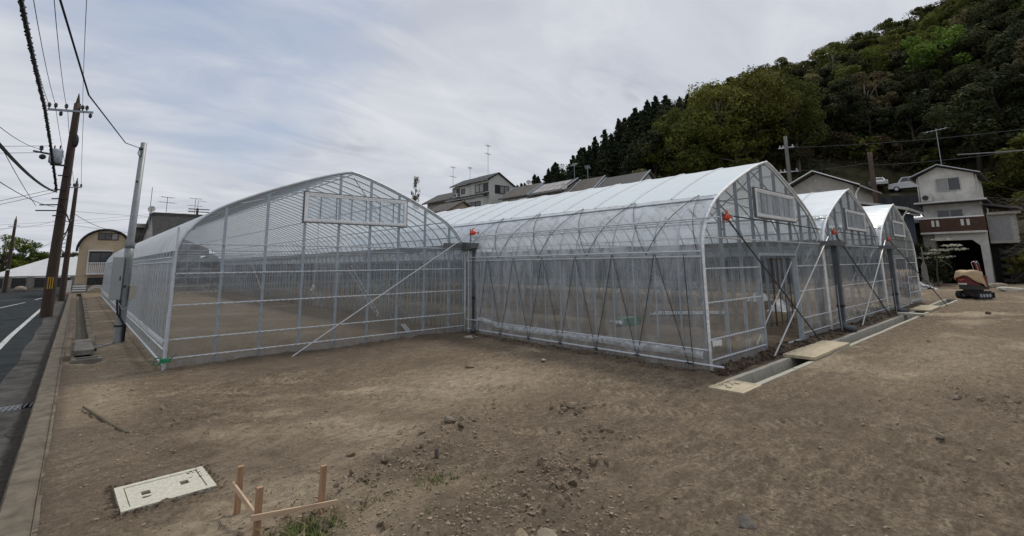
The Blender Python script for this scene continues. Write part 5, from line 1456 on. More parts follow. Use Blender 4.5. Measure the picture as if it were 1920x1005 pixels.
antenna(54.7, 5.5, 9.6, 3.5, "tall antenna on the roof of the three-storey house", 1.2, False, sc=1.1)
G_R = "thin wires strung in front of the wooded hill"
for k, (a, b, s) in enumerate((((57.16, 18.25, 11.6), (56.98, 10.84, 11.3), .2), ((56.98, 10.84, 11.0), (60, -6, 11.6), .5), ((57.1, 18.2, 14.2), (60, -8, 12.8), .6))):
    wire(sag(a, b, s), .022, WIRE, ("low wire from the concrete pole to the brown pole", "wire from the brown pole rightward before the hill", "high wire from the concrete pole across the hill")[k], G_R)
wire(sag((54.8, 4.4, 10.6), (60, -6, 11.0), .2), .05, mat("pale_pipe_line", (.2, .2, .19), .7), "pale thick cable running right from above the three-storey house", None, "cable")

# sheeted long roof and wall across the road, on the left
h = empty("sheeted_building", (-3, 70, 0), "low building with a broad pale sheeted roof across the road", "building")
MB().add([(-6.5, 67, 1.08), (.4, 67, 1.0), (.4, 72, 3.1), (-2.4, 72, 2.95), (-6.5, 67, .98), (.4, 67, .9), (.4, 72, 3.0), (-2.4, 72, 2.85)], [(0, 1, 2, 3), (7, 6, 5, 4), (0, 4, 5, 1), (1, 5, 6, 2), (2, 6, 7, 3), (3, 7, 4, 0)]).build("roof", mat("pale_sheet_roof", (.50, .51, .515), .6, 0, 2, .06), h)
MB().box((-6.3, 67.3, -.4), (.35, 67.6, 1.0)).build("wall", CONC_G, h)
MB().prism([(-3.6, 2.1), (-2.3, 2.9), (-2.3, 2.0)], "y", 72.2, 75).build("rear_roof", ROOF_G, h)
w_ = empty("street_wall", (-3, 66, -.3), "grey block wall with dark fence panels along the far side of the road", "wall")
MB().box((-9, 66, -.4), (.2, 66.2, .02)).build("base", CONC_G, w_)
for k in range(6):
    x_ = -7.9 + k * 1.55
    MB().box((x_ - .28, 65.95, .02), (x_ + .28, 66.25, 1.05)).build("pier", CONC_G, w_)
    if k < 5: MB().box((x_ + .3, 66.02, .02), (x_ + 1.25, 66.12, .78)).build("panel", FRAME_D, w_)
MB().box((-9, 65.98, 1.06), (.2, 66.22, 1.14)).build("coping", CONC_G, w_)
tag(MB().ell((-3.75, 64.3, -.05), (.45, .3, .32), 10, 6).build("boulder", STONE, smooth=True), "rounded pale boulder at the far roadside by the dark pole", "boulder")
tag(MB().box((-.55, 60, -.3), (-.25, 60.15, .75)).build("gate_post", WHITEP), "white gate post at the roadside by the buff house", "gate post")

# ------------------------------------------------------------------ red excavator under a tan sheet
ex = empty("mini_excavator", (31.2, 2.72, 0), "small red excavator under a tan sheet at the far end of the drain channel", "excavator", None, RAD(-28))
ex.scale = (.84, .84, .98)
RED = mat("excavator_red", (.13, .010, .014), .4, 0, 4, .2, spec=.5); TRK = mat("rubber_track", (.014, .014, .015), .9, 0, 9, .3)
def loop(lx, r, n=10):
    return [(-lx + r * sin(-pi * i / n) , r - r * cos(pi * i / n)) for i in range(n + 1)] + [(lx + r * sin(pi * i / n), r + r * cos(pi * i / n)) for i in range(n + 1)]
for s in (-1, 1):
    y0_ = s * .42
    tr_ = MB().prism([(x, z) for x, z in loop(.40, .17)], "y", y0_ - .12, y0_ + .12).build("track", TRK, ex, local=True)
    lugs = MB()
    for k in range(16):
        x_ = -.49 + k * .064
        MB().box((x_, y0_ - .125, .335), (x_ + .035, y0_ + .125, .36)).build("track_lug", TRK, tr_, local=True)
    for k in range(4): MB().tube([(-.33 + k * .22, y0_ - .135, .17), (-.33 + k * .22, y0_ + .135, .17)], .085, 10).build("roller", GALV_D, tr_, local=True)
MB().box((-.35, -.28, .2), (.35, .28, .42)).build("undercarriage", FRAME_D, ex, local=True)
MB().box((.72, -.5, .04), (.78, .5, .3)).build("blade", FRAME_D, ex, local=True)
def dsh(n, r, w, z):  # rounded rear outline
    return [(-r * cos(a) * 1.0, w * sin(a)) for a in [-pi / 2 + pi * k / n for k in range(n + 1)]]
rear = [(-.68 * cos(a), .50 * sin(a)) for a in [-pi / 2 + pi * k / 14 for k in range(15)]]
MB().prism(rear + [(.5, .46), (.5, -.46)], "z", .44, .66).build("lower_skirt", FRAME_D, ex, local=True)
body = MB().prism([(x * 1.04, y * 1.03) for x, y in rear] + [(.45, .46), (.45, -.46)], "z", .66, 1.08).build("counterweight", RED, ex, local=True)
def onrear(a0, a1, z0, z1, off, n=8):
    return [[(-.68 * 1.04 * cos(a) - off * cos(a), .5 * 1.03 * sin(a) + off * sin(a), z) for z in (z0, z1)] for a in [a0 + (a1 - a0) * k / n for k in range(n + 1)]]
MB().grid(onrear(-.35, .75, .665, .74, .006)).build("white_band", WALL_W, body, local=True)
MB().grid([[(-.68 * 1.04 * cos(a) - .008 * cos(a), .5 * 1.03 * sin(a) + .008 * sin(a), .90 - .045 * sin((a + .2) / .75 * pi) + d) for d in (0, .04)] for a in [-.2 + .75 * k / 10 for k in range(11)]]).build("swoosh_mark", mat("pale_red_mark", (.42, .14, .10), .5, 0, 3, .1), body, local=True)
MB().ell((-.66, .36, .92), (.03, .05, .035), 8, 5).build("rear_lamp", mat("amber_lens", (.45, .16, .02), .3, 0, 3, .1), body, local=True)
boom = MB().tube([(.55, 0, .7), (.72, 0, 1.2), (.62, 0, 1.62), (.45, 0, 1.74)], [.09, .09, .075, .06], 8).build("boom", RED, ex, local=True)
MB().tube([(.45, .02, 1.74), (.62, .03, 1.35), (.86, .03, 1.0)], [.055, .06, .05], 8).build("arm", RED, ex, local=True)
for s in (-.1, .12): MB().tube([(.5, s, 1.0), (.42, s, 1.5), (.36, s, 1.68), (.5, s * .8, 1.75), (.62, s * .8, 1.6)], .018, 5).build("hose", GALV_D, ex, local=True)
MB().box((.50, -.13, 1.12), (.68, -.07, 1.26)).build("lamp_guard", YEL, ex, local=True)
# tan sheet draped over the machine
TANM = mat("tan_sheet", (.43, .315, .185), .8, 0, 5, .16, .2, 25)
R_ = []
for i in range(25):
    row = []
    a = 2 * pi * i / 24
    drop = .19 + .42 * max(0, cos(a - 5.15)) ** 1.5 + .22 * max(0, cos(a - 1.3)) + .05 * sin(a * 5)
    for j in range(9):
        t = j / 8
        if t < .5:
            r = t / .5
            x = -.12 + cos(a) * .56 * r; y = sin(a) * .50 * r
            z = 1.40 - .10 * r ** 3 + .035 * sin(a * 3 + 1) * r - .05 * (1 - r)
        else:
            r = (t - .5) / .5
            fl = 1 + .18 * r + .05 * sin(a * 6) * r
            x = -.12 + cos(a) * .58 * fl; y = sin(a) * .52 * fl
            z = 1.30 - drop * 1.15 * r + .03 * sin(a * 3 + 1) * (1 - r)
        row.append((x, y, z))
    R_.append(row)
sheet_ = MB().grid(R_).build("sheet_cover", TANM, None, smooth=True, local=True)
sheet_.scale = (.84, .84, .98); sheet_.location = (31.2, 2.72, -.03); sheet_.rotation_euler = (0, 0, RAD(-28))
sm_ = sheet_.modifiers.new("thickness", "SOLIDIFY"); sm_.thickness = .012
tag(sheet_, "tan sheet draped over the small red excavator", "sheet")

# ------------------------------------------------------------------ near things on the soil
bb = empty("batter_board", (1.2, 4.0, 0), "three short wooden stakes joined by two thin battens beside the manhole cover", "stakes")
g0 = lambda x, y: float(gz(x, y))
def stake(x, y, zt, w=.04, d=.032, lean=(0, 0)):
    MB().bar((x, y, -.12), (x + lean[0], y + lean[1], zt), w, d, (0, 1, 0)).build("stake", WOOD, bb)
stake(1.075, 4.335, .30, lean=(.006, .004)); stake(1.075, 3.815, .315, lean=(.004, 0)); stake(1.492, 3.79, .345, lean=(.012, .004))
MB().bar((1.045, 4.37, .172), (1.068, 3.785, .138), .014, .038).build("batten", WOOD_P, bb)
MB().bar((1.025, 3.775, .150), (1.60, 3.748, .082), .013, .036).build("batten", WOOD_P, bb)
bpy.context.view_layer.update()
st_ = MB().tube([(.235, 8.62, .035), (.32, 8.1, .05), (.43, 7.55, .045), (.58, 6.90, .04)], [.012, .018, .02, .021], 6).build("stick", STICK)
tag(st_, "dark weathered stick lying on the bare soil above the manhole cover", "stick")

def rock_mesh(seed, sx, sy, sz, sharp=.28, name="stone", m=None, sub=2):
    import bmesh
    bm = bmesh.new()
    bmesh.ops.create_icosphere(bm, subdivisions=sub, radius=1)
    r = np.random.RandomState(seed)
    cuts = [(Vector(r.normal(size=3)).normalized(), .42 + .38 * r.rand()) for _ in range(10)]
    for v in bm.verts:
        p = v.co.copy()
        for nrm, d in cuts:
            e = p.dot(nrm) - d
            if e > 0: p -= nrm * e * .9
        p *= 1 + sharp * .35 * (r.rand() - .5)
        v.co = Vector((p.x * sx, p.y * sy, p.z * sz))
    me = bpy.data.meshes.new(name); bm.to_mesh(me); bm.free()
    me.materials.append(m or STONE)
    return me
def put_stone(x, y, s, seed, label, name="stone", m=STONE, group=None, z=None, cat="stone", rz=None):
    me = rock_mesh(seed, s[0], s[1], s[2], name=name, m=m)
    o = bpy.data.objects.new(name, me); COL.objects.link(o)
    o.location = (x, y, (g0(x, y) if z is None else z) + s[2] * .45); o.rotation_euler = (0, 0, seed * 1.3 if rz is None else rz)
    return tag(o, label, cat, group)
put_stone(3.60, 1.63, (.075, .06, .05), 4, "angular dark stone with a pale flat top, alone near the bottom edge", m=mat("dark_angular_stone", (.13, .115, .10), .85, 0, 7, .3, .4, 25))
put_stone(2.49, 2.46, (.085, .07, .05), 9, "rounded tan stone at the near end of the clod ridge", m=mat("tan_stone", (.25, .205, .15), .9, 0, 8, .2, .4, 25))
put_stone(2.36, 2.60, (.075, .06, .045), 12, "grey lumpy stone beside the rounded tan stone", m=CLOD)
put_stone(2.69, 4.10, (.032, .03, .06), 14, "small upright pointed dark stone left of the clod ridge", m=mat("slate_stone", (.085, .08, .072), .9, 0, 7, .2))
put_stone(2.50, 3.92, (.05, .045, .05), 15, "dark ragged clod just in front of the pointed stone", "clod", CLOD, cat="clod")
put_stone(3.30, 4.80, (.08, .05, .05), 16, "pale broken clod with a light face at the back of the clod ridge", "clod", mat("pale_clod", (.24, .20, .155), .95, 0, 7, .25, .5, 25), cat="clod")
put_stone(6.67, 6.6, (.07, .05, .04), 18, "pale stone on the soil in front of the strapped greenhouse side", m=CONC)
put_stone(5.33, 7.1, (.11, .05, .05), 19, "dark clod at the edge of the damp soil facing the first greenhouse", "clod", CLOD, cat="clod")
put_stone(4.79, 4.25, (.10, .07, .055), 21, "pair of dark clods beyond the tyre marks", "clod", CLOD, cat="clod")
put_stone(4.93, 4.18, (.06, .05, .045), 22, "smaller dark clod touching the dark clod beyond the tyre marks", "clod", CLOD, cat="clod")
put_stone(.78, 9.3, (.055, .045, .035), 23, "pale stone on the soil between the kerb and the green winder", m=MATS["tan_stone"])
put_stone(8.5, 1.08, (.06, .05, .03), 24, "flat pale stone near the heap of turned soil on the right", m=MATS["pale_clod"])
put_stone(8.75, .85, (.06, .06, .05), 25, "dark stone beside the heap of turned soil on the right", m=CLOD)
put_stone(6.69, 1.0, (.055, .045, .025), 26, "pale flat stone alone in the right foreground", m=MATS["pale_clod"])
put_stone(6.18, 1.92, (.035, .03, .03), 27, "small grey stone in the middle right foreground", m=STONE)
put_stone(22.5, 1.7, (.10, .10, .07), 28, "brown block lying on the soil in front of the excavator", m=mat("brown_block", (.09, .055, .04), .9, 0, 4, .3))
put_stone(14.2, 2.1, (.05, .05, .05), 29, "small dark lump on the soil beside the channel's middle stretch", m=CLOD)
put_stone(2.12, 4.68, (.055, .045, .045), 31, "brown clod right of the wooden stakes", "clod", CLOD, cat="clod")
put_stone(2.3, 4.35, (.06, .045, .035), 32, "pale-topped clod between the stakes and the pointed stone", "clod", MATS["pale_clod"], cat="clod")
put_stone(6.2, .75, (.055, .05, .04), 33, "dim rock at the right edge of the foreground soil", m=CLOD)
for i, (x, y, s, lab) in enumerate(((39.5, 1.9, (.9, .35, .28), "pale flat slab tilted on the ground right of the excavator"), (41.5, 1.0, (.9, .4, .22), "pale slab lying behind the tilted slab"), (36.6, .6, (.4, .35, .25), "round grey rock at the right edge beyond the excavator"),
                                    (35.5, .9, (.4, .3, .2), "dark rock between the pale slabs and the excavator"), (44, 2.9, (.9, .5, .3), "broad grey rock at the foot of the garage pier"))):
    put_stone(x, y, s, 40 + i, lab, m=CONC if "pale" in lab else STONE, z=-.05, rz=-.9)

# clods: the largest as individual objects, the crumbs as one mass
rnd = np.random.RandomState(11)
pool = [rock_mesh(100 + i, 1, .8, .7, 1.1, "clod", CLOD, 2 if i < 3 else 1) for i in range(7)]
pl = [(x, y) for x, y, _, _ in CLODS]
cnt = 0
while cnt < 190:
    k = rnd.randint(len(CLODS)); cx, cy, sx, sy = CLODS[k]
    x = cx + rnd.normal() * sx * .5; y = cy + rnd.normal() * sy * .5
    if x < .9 or math.hypot(x - .72, y - 5.1) < .5 or abs(y - 3.37) < .45 and x > 6.8: continue
    s = .018 + .045 * rnd.rand() ** 2.2
    o = bpy.data.objects.new("clod", pool[rnd.randint(7)]); COL.objects.link(o)
    o.scale = (s * (0.8 + .6 * rnd.rand()), s, s * (.7 + .5 * rnd.rand())); o.location = (x, y, g0(x, y) + s * .25); o.rotation_euler = (rnd.rand(), rnd.rand(), rnd.rand() * 6)
    tag(o, "small dull brown clod lying among others on the trampled soil", "clod", "clods on the trampled soil"); cnt += 1
def debris(n, name, smin, smax, m, region, seed, bias):
    r = np.random.RandomState(seed)
    base = [rock_mesh(200 + i, 1, .8, .6, 1.2, "tmp", m, 1) for i in range(5)]
    tm = []
    for b_ in base:
        v = np.zeros(len(b_.vertices) * 3); b_.vertices.foreach_get("co", v)
        tm.append((v.reshape(-1, 3), np.array([p.vertices[:] for p in b_.polygons])))
        bpy.data.meshes.remove(b_)
    V_, F_ = [], []; off = 0
    xs = []; 
    while len(xs) < n:
        if r.rand() < bias:
            k = r.randint(len(CLODS)); cx, cy, sx, sy = CLODS[k]; x = cx + r.normal() * sx * .85; y = cy + r.normal() * sy * .85
        else:
            x = region[0] + (region[1] - region[0]) * r.rand() ** region[4]; y = region[2] + (region[3] - region[2]) * r.rand()
        if x < .12 or (6.85 < x < 30 and 3.0 < y < 3.72) or math.hypot((x - .72) / 1.1, y - 5.1) < .38: continue
        if y > 10.8 and x > 1.3: continue
        xs.append((x, y))
    xs = np.array(xs); zs = gz(xs[:, 0], xs[:, 1])
    for (x, y), z in zip(xs, zs):
        v, f_ = tm[r.randint(5)]
        s = smin + (smax - smin) * r.rand() ** 3
        a = r.rand() * 6.28; c, sn = cos(a), sin(a)
        w = v * (s, s * (.6 + .5 * r.rand()), s * (.5 + .5 * r.rand()))
        V_.append(np.stack([w[:, 0] * c - w[:, 1] * sn + x, w[:, 0] * sn + w[:, 1] * c + y, w[:, 2] + z + s * .15], -1)); F_.append(f_ + off); off += len(v)
    me = np_mesh(name, np.concatenate(V_), np.concatenate(F_), m, False)
    o = bpy.data.objects.new(name, me); COL.objects.link(o); o["kind"] = "stuff"
    o["label"] = "loose crumbs and pebbles of dry soil scattered over the bare ground"
    return o
debris(13000, "soil_crumbs", .004, .026, CLOD, (.2, 9.5, .2, 10.4, 1.0), 5, .55)
debris(6500, "pale_pebbles", .003, .018, MATS["tan_stone"], (.15, 13, .2, 10.5, 1.0), 6, .10)
debris(1500, "channel_edge_spoil", .012, .06, mat("damp_clod", (.075, .055, .041), 1, 0, 8, .35, .7, 30, spec=.1), (8.0, 26, 3.74, 4.02, 1.6), 8, 0)
debris(420, "curtain_edge_spoil", .012, .05, MATS["damp_clod"], (7.6, 8.0, 4.2, 10.3, 1.0), 9, 0)

def spill(pts, name, n, m, seed):
    r = np.random.RandomState(seed); V_ = []; F_ = []
    b_ = rock_mesh(300 + seed, 1, .9, .6, .6, "tmp", m, 1); v0 = np.zeros(len(b_.vertices) * 3); b_.vertices.foreach_get("co", v0); v0 = v0.reshape(-1, 3); f0 = np.array([p.vertices[:] for p in b_.polygons]); bpy.data.meshes.remove(b_)
    for i in range(n):
        x, y, z, sp = pts[r.randint(len(pts))]; k = .004 + .012 * r.rand() ** 2
        V_.append(v0 * k * (1, .8, .6) + (x + r.normal() * sp, y + r.normal() * sp, z + .002)); F_.append(f0 + len(v0) * i)
    o = bpy.data.objects.new(name, np_mesh(name, np.concatenate(V_), np.concatenate(F_), m, False)); COL.objects.link(o); o["kind"] = "stuff"; o["label"] = "soil crumbs spilled over the edges of the covers"
ring = [(.72 + a_ * .31, 5.105 + b_ * .27, .016, .03) for a_, b_ in [(t / 6 - 1, s_) for t in range(13) for s_ in (-1.04, 1.04)] + [(s_, t / 4 - 1) for t in range(9) for s_ in (-1.04, 1.04)]] + [(1.0, 5.2, .022, .04), (.98, 5.3, .022, .03)]
ring += [(7.05 + .1 * t, 3.55, .022, .05) for t in range(6)] + [(7.2, 3.45, .022, .05), (7.4, 3.4, .022, .04)] + [(10.3 + .2 * t, 3.62, .076, .05) for t in range(11)]
spill(ring, "spilled_soil", 900, MATS["damp_clod"], 5)
# weeds and grass round the stakes
def blades(name, spots, m, seed, label):
    r = np.random.RandomState(seed); V_ = []; F_ = []
    for cx, cy, sx, sy, n, hmin, hmax in spots:
        for _ in range(n):
            x = cx + r.normal() * sx; y = cy + r.normal() * sy; z = g0(x, y) if n < 60 else -.0
            h_ = hmin + (hmax - hmin) * r.rand(); a = r.rand() * 6.28; w = .004 + .006 * r.rand(); l = h_ * (.3 + .7 * r.rand())
            dx, dy = cos(a), sin(a); b = len(V_)
            for t in (0, .5, 1):
                ww = w * (1 - t * .92)
                px = x + dx * l * t * t; py = y + dy * l * t * t; pz = z + h_ * (t - .25 * t * t)
                V_ += [(px - dy * ww, py + dx * ww, pz), (px + dy * ww, py - dx * ww, pz)]
            F_ += [(b, b + 1, b + 3, b + 2), (b + 2, b + 3, b + 5, b + 4)]
    o = MB().add(V_, F_).build(name, m, local=True)
    o["kind"] = "stuff"; o["label"] = label
    return o
GRASS = mat("young_grass", (.095, .125, .03), .8, 0, 9, .4, trans=.25, coord="World", var2=(.05, .07, .02))
DRYG = mat("dry_grass", (.26, .215, .11), .85, 0, 9, .3, trans=.2, coord="World")
blades("grass", [(1.32, 3.62, .12, .09, 420, .02, .09), (1.25, 3.45, .14, .08, 320, .02, .07), (1.75, 3.85, .18, .12, 120, .015, .05), (2.05, 4.0, .12, .08, 110, .015, .05), (2.45, 3.75, .10, .07, 100, .015, .05), (1.95, 3.35, .2, .15, 120, .015, .05), (.35, 4.2, .12, .15, 50, .01, .04), (8.9, .5, .3, .2, 80, .02, .06), (2.6, 3.2, .3, .2, 80, .01, .04)], GRASS, 3, "young green grass growing round the wooden stakes")
blades("dry_grass", [(1.35, 3.7, .2, .15, 80, .04, .16), (1.9, 3.9, .3, .2, 120, .015, .06), (1.3, 4.6, .4, .3, 70, .01, .05), (2.3, 3.3, .5, .4, 160, .01, .05), (9.0, .55, .4, .25, 120, .03, .1)], DRYG, 4, "dry straw coloured stalks among the clods")

# white sheet heap, post and layered white tree by the garage
P_ = []
for i in range(15):
    u = i / 14
    P_.append([(42.0 - 2.2 * u + .25 * sin(j * 1.9), 7.3 - 2.0 * u - .3 * (j - 3) / 3, max(0.0, (1.05 * (1 - u) ** 1.4 + .14 + .07 * sin(i * 1.9 + j)) * sin(pi * j / 6))) for j in range(7)])
tag(MB().grid(P_).build("sheet_heap", MATS["white_sheet"], smooth=True), "white sheet heap trailing on the ground past the last greenhouse span", "sheet heap")
ps = empty("concrete_post", (43, 6.0, 0), "short pale concrete post below the layered white tree", "post")
MB().prism([(5.85, .2), (6.2, .2), (6.15, 1.4), (6.0, 1.75), (5.9, 1.4)], "x", 42.85, 43.15).build("shaft", CONC_G, ps)
MB().box((42.7, 5.7, -.05), (43.3, 6.35, .2)).build("plinth", CONC_G, ps)
MB().tube([(43, 6.0, 1.7), (43, 6.02, 2.7)], .04, 5).build("spike", CONC_G, ps)

# ------------------------------------------------------------------ trees
def leaf_mesh(name, centers, radii, n_per, size, m, seed, flat=.6, droop=0.0, shell=.55):
    r = np.random.RandomState(seed); V_ = []; 
    for c, R_, n in zip(centers, radii, n_per):
        d = r.normal(size=(n, 3)); d /= np.linalg.norm(d, axis=1)[:, None]
        rad = shell + (1 - shell) * r.rand(n) ** .6
        p = np.array(c) + d * rad[:, None] * np.array(R_)
        nrm = d * .7 + r.normal(size=(n, 3)) * .6 + np.array([0, 0, flat]); nrm /= np.linalg.norm(nrm, axis=1)[:, None]
        t = np.cross(nrm, r.normal(size=(n, 3))); t /= np.linalg.norm(t, axis=1)[:, None] + 1e-9
        b = np.cross(nrm, t)
        t[:, 2] -= droop; s = size * (.55 + .9 * r.rand(n))[:, None]
        V_.append(np.stack([p - t * s, p + b * s * .55, p + t * s * 1.1, p - b * s * .55], 1).reshape(-1, 3))
    V_ = np.concatenate(V_); k = len(V_) // 4
    return np_mesh(name, V_, np.arange(k * 4).reshape(-1, 4), m, False)
def leafmat(name, c, v2, ob=.35, tr=.28):
    return mat(name, c, .8, 0, .9, .35, trans=tr, var2=v2, obvar=ob, spec=.15)
LF_OLIVE = leafmat("olive_foliage", (.138, .148, .032), (.060, .070, .018))
LF_DARK = leafmat("dark_foliage", (.052, .060, .024), (.024, .030, .014))
LF_LIME = leafmat("fresh_foliage", (.125, .175, .030), (.060, .090, .020))
LF_CON = leafmat("conifer_foliage", (.030, .042, .020), (.014, .020, .010), .3, .15)
LF_BROWN = leafmat("brownish_foliage", (.13, .105, .056), (.065, .055, .030))
LF_PALE = leafmat("pale_olive_foliage", (.20, .19, .085), (.095, .095, .042))
BARK = mat("bark", (.075, .062, .048), .95, 0, 4, .35, .4, 20, stretch=(4, 4, .6)); BARK_P = mat("pale_bark", (.19, .17, .14), .95, 0, 4, .3, .3, 20, stretch=(4, 4, .6))
def broadleaf(h, w, seed, lf, nleaf, size, trunk_frac=.3, bark=None, branches=7, sparse=1.0, lean=0.0):
    """returns (trunk mesh builder, leaf mesh): limbs reach into leaf clumps that fill an uneven crown"""
    r = np.random.RandomState(seed)
    tm = MB(); hb = h * trunk_frac
    top = (lean * h * .3, 0, h * .82)
    tm.tube([(0, 0, -.8), (.02 * h * r.normal(), .02 * h * r.normal(), hb), (lean * h * .15 + .03 * h * r.normal(), .03 * h * r.normal(), h * .55), top], [.026 * h, .020 * h, .012 * h, .004 * h], 7)
    cs, rs, ns = [], [], []
    nc = int(40 * sparse)
    for k in range(nc):
        u = r.rand(); a = r.rand() * 6.28
        zz_ = hb * .9 + (h - hb) * (.10 + .84 * u)
        env = math.sin(pi * min(1, .16 + .80 * u)) ** .65 * (.78 + .35 * math.sin(a * 2 + seed) * math.sin(u * 5 + seed))
        rad = w / 2 * env * (.35 + .65 * r.rand() ** .5)
        c = (cos(a) * rad + lean * zz_ * .3, sin(a) * rad, zz_ - .05 * h)
        R0 = w * (.065 + .105 * r.rand() ** 1.3)
        cs.append(c); rs.append((R0, R0, R0 * (.55 + .25 * r.rand()))); ns.append(int(nleaf / nc * (.6 + .8 * r.rand())))
        if k < branches * 2:
            b0 = (0 + lean * zz_ * .12, 0, hb + (zz_ - hb) * .45)
            md = ((b0[0] + c[0]) / 2, (b0[1] + c[1]) / 2, (b0[2] + c[2]) / 2 + .02 * h)
            tm.tube([b0, md, c], [.010 * h, .006 * h, .002 * h], 5)
    return tm, leaf_mesh("crown", cs, rs, ns, size, lf, seed + 50)
def conifer(h, w, seed, nleaf, size, lf=None, clear=.25):
    r = np.random.RandomState(seed); tm = MB().tube([(0, 0, -.8), (0, 0, h * .5), (0, 0, h * .98)], [.018 * h, .011 * h, .003 * h], 6)
    cs, rs, ns = [], [], []
    nc = 34
    for k in range(nc):
        u = (k + r.rand()) / nc; z = h * (clear + (1 - clear) * u)
        R0 = w / 2 * (1 - u) ** .75 * (.75 + .5 * r.rand()) + .05 * w
        a = k * 2.4 + r.rand()
        cs.append((cos(a) * R0 * .45, sin(a) * R0 * .45, z)); rs.append((R0 * .75, R0 * .75, h * .035)); ns.append(int(nleaf / nc * (.35 + 1.3 * (1 - u))))
    cs.append((0, 0, h * .97)); rs.append((.04 * w, .04 * w, .05 * h)); ns.append(int(nleaf * .02))
    return tm, leaf_mesh("crown", cs, rs, ns, size, lf or LF_CON, seed + 9, flat=.35, droop=.25, shell=.2)
def make_tree(kind, pair, bark=BARK):
    root = bpy.data.objects.new(kind, None); COL.objects.link(root); root.empty_display_size = .3
    WL[root.name] = (0, 0, 0)
    pair[0].build("trunk", bark, root, local=True, smooth=True)
    c = bpy.data.objects.new("crown", pair[1]); COL.objects.link(c); c.parent = root
    return root
protos = {
    "conifer": [make_tree("conifer", conifer(12, 4.4, s, 5200, .21)) for s in (1, 2, 3)],
    "dark": [make_tree("evergreen_tree", broadleaf(10, 8.5, s, LF_DARK, 8000, .17, .22)) for s in (11, 12, 13)],
    "olive": [make_tree("broadleaf_tree", broadleaf(11, 8.5, s, LF_OLIVE, 7500, .155, .28), BARK_P) for s in (21, 22, 23)],
    "lime": [make_tree("broadleaf_tree", broadleaf(10, 8, s, LF_LIME, 6500, .16, .25)) for s in (31, 32)],
    "brown": [make_tree("broadleaf_tree", broadleaf(9, 7, s, LF_BROWN, 3200, .14, .3, sparse=.8), BARK_P) for s in (41, 42)],
    "giant": [make_tree("broadleaf_tree", broadleaf(18, 14.5, s, LF_OLIVE, 17000, .19, .30, branches=10, sparse=2.0), BARK_P) for s in (71, 72)],
    "pale": [make_tree("broadleaf_tree", broadleaf(9, 8, s, LF_PALE, 6500, .15, .25), BARK_P) for s in (51,)],
}
LAB = {"conifer": ("dark conifer on the wooded hill among others like it", "dark conifers on the hill"),
       "dark": ("dark evergreen tree in the thick of the wooded hill", "dark evergreens on the hill"),
       "olive": ("olive green tree among others on the wooded hill", "olive trees on the hill"),
       "lime": ("fresh green tree among darker ones on the wooded hill", "fresh green trees on the hill"),
       "brown": ("thin brownish half-bare tree on the wooded hill", "half-bare trees on the hill"),
       "giant": ("large olive tree on the wooded hill", "large olive trees"),
       "pale": ("pale olive tree on the wooded hill", "pale olive trees on the hill")}
BASEH = {"conifer": 12, "dark": 10, "olive": 11, "lime": 10, "brown": 9, "pale": 9, "giant": 18}
used = {}
def put_tree(kind, x, y, h, label=None, group=None, wide=1.0, rz=None, idx=None):
    L_ = protos[kind]; i = idx if idx is not None else random.randrange(len(L_)); p = L_[i]
    s = h / BASEH[kind]
    rz = random.random() * 6.28 if rz is None else rz
    lab, g = LAB[kind]
    if label: lab, g = label, group
    z = float(hz(x, y)) - .2 if (x > 27) else -.1
    if id(p) not in used:
        used[id(p)] = 1; o = p; o.location = (x, y, z); o.rotation_euler = (0, 0, rz); o.scale = (s * wide, s * wide * .9, s)
    else:
        o = copy_thing(p, (x, y, z), rz, (s * wide * random.uniform(.9, 1.15), s * wide * random.uniform(.85, 1.1), s))
        if "group" in o: del o["group"]
    return tag(o, lab, "tree", g)
rt = random.Random(5)
def ok(x, y, h):
    az = math.degrees(math.atan2(x, y)); D = math.hypot(x, y)
    return az, D, (float(tsil(az)) * D + 1.8 - float(hz(x, y)))
for D in range(63, 146, 5):
    az = 41.0 + rt.random() * 3
    while az < 99:
        step = math.degrees(5.0 / D) * (.8 + .4 * rt.random())
        d = D + rt.uniform(-3, 3); a = az + rt.uniform(-.8, .8)
        az += step
        d0 = float(D0(a)); dr = float(DR(a))
        if d < d0 + 1 or d > dr + 5: continue
        x, y = d * sin(RAD(a)), d * cos(RAD(a))
        if x < 50 and y < 66 and y > 24 and d < 72: continue
        if 74 < a < 86 and d < 86: continue
        _, _, room = ok(x, y, 0)
        u = (d - d0) / (dr - d0)
        q = rt.random()
        if a < 58.5: kind = "conifer" if q < .9 else "dark"
        elif a < 72: kind = "olive" if (q < .45 and u < .7) else ("dark" if q < .85 else "conifer")
        elif u > .62: kind = "olive" if q < .62 else ("pale" if q < .8 else "dark")
        elif u < .25: kind = "brown" if q < .12 else ("dark" if q < .7 else "olive")
        else: kind = "dark" if q < .74 else ("lime" if q < .82 else ("olive" if q < .9 else "brown"))
        h = {"conifer": 11.5, "dark": 9.5, "olive": 10.5, "lime": 10, "brown": 8.5, "pale": 9}[kind] * rt.uniform(.8, 1.2)
        h = min(h, room * rt.uniform(.72 if kind == "conifer" else .88, 1.06))
        if h < 4.5: continue
        hb = "along the ridge" if u > .75 else ("on the middle slope" if u > .33 else "near the foot")
        sb = ("behind the low roofs" if a < 55 else "beside the olive clump" if a < 62 else "around the big olive clump" if a < 74 else "above the parked cars" if a < 84 else "above the three-storey house" if a < 91 else "toward the right edge")
        lab0 = LAB[kind][0].split(" on the")[0].split(" among")[0].split(" in the")[0]
        lb = f"{lab0} {hb} of the hill {sb}"
        put_tree(kind, x, y, h, lb, lb, wide=rt.uniform(.9, 1.25))
rb = np.random.RandomState(21)
_a = 43 + 56 * rb.rand(95000); _d = 58 + 92 * rb.rand(95000) ** 1.25
_x = _d * np.sin(np.radians(_a)); _y = _d * np.cos(np.radians(_a)); _z = hz(_x, _y)
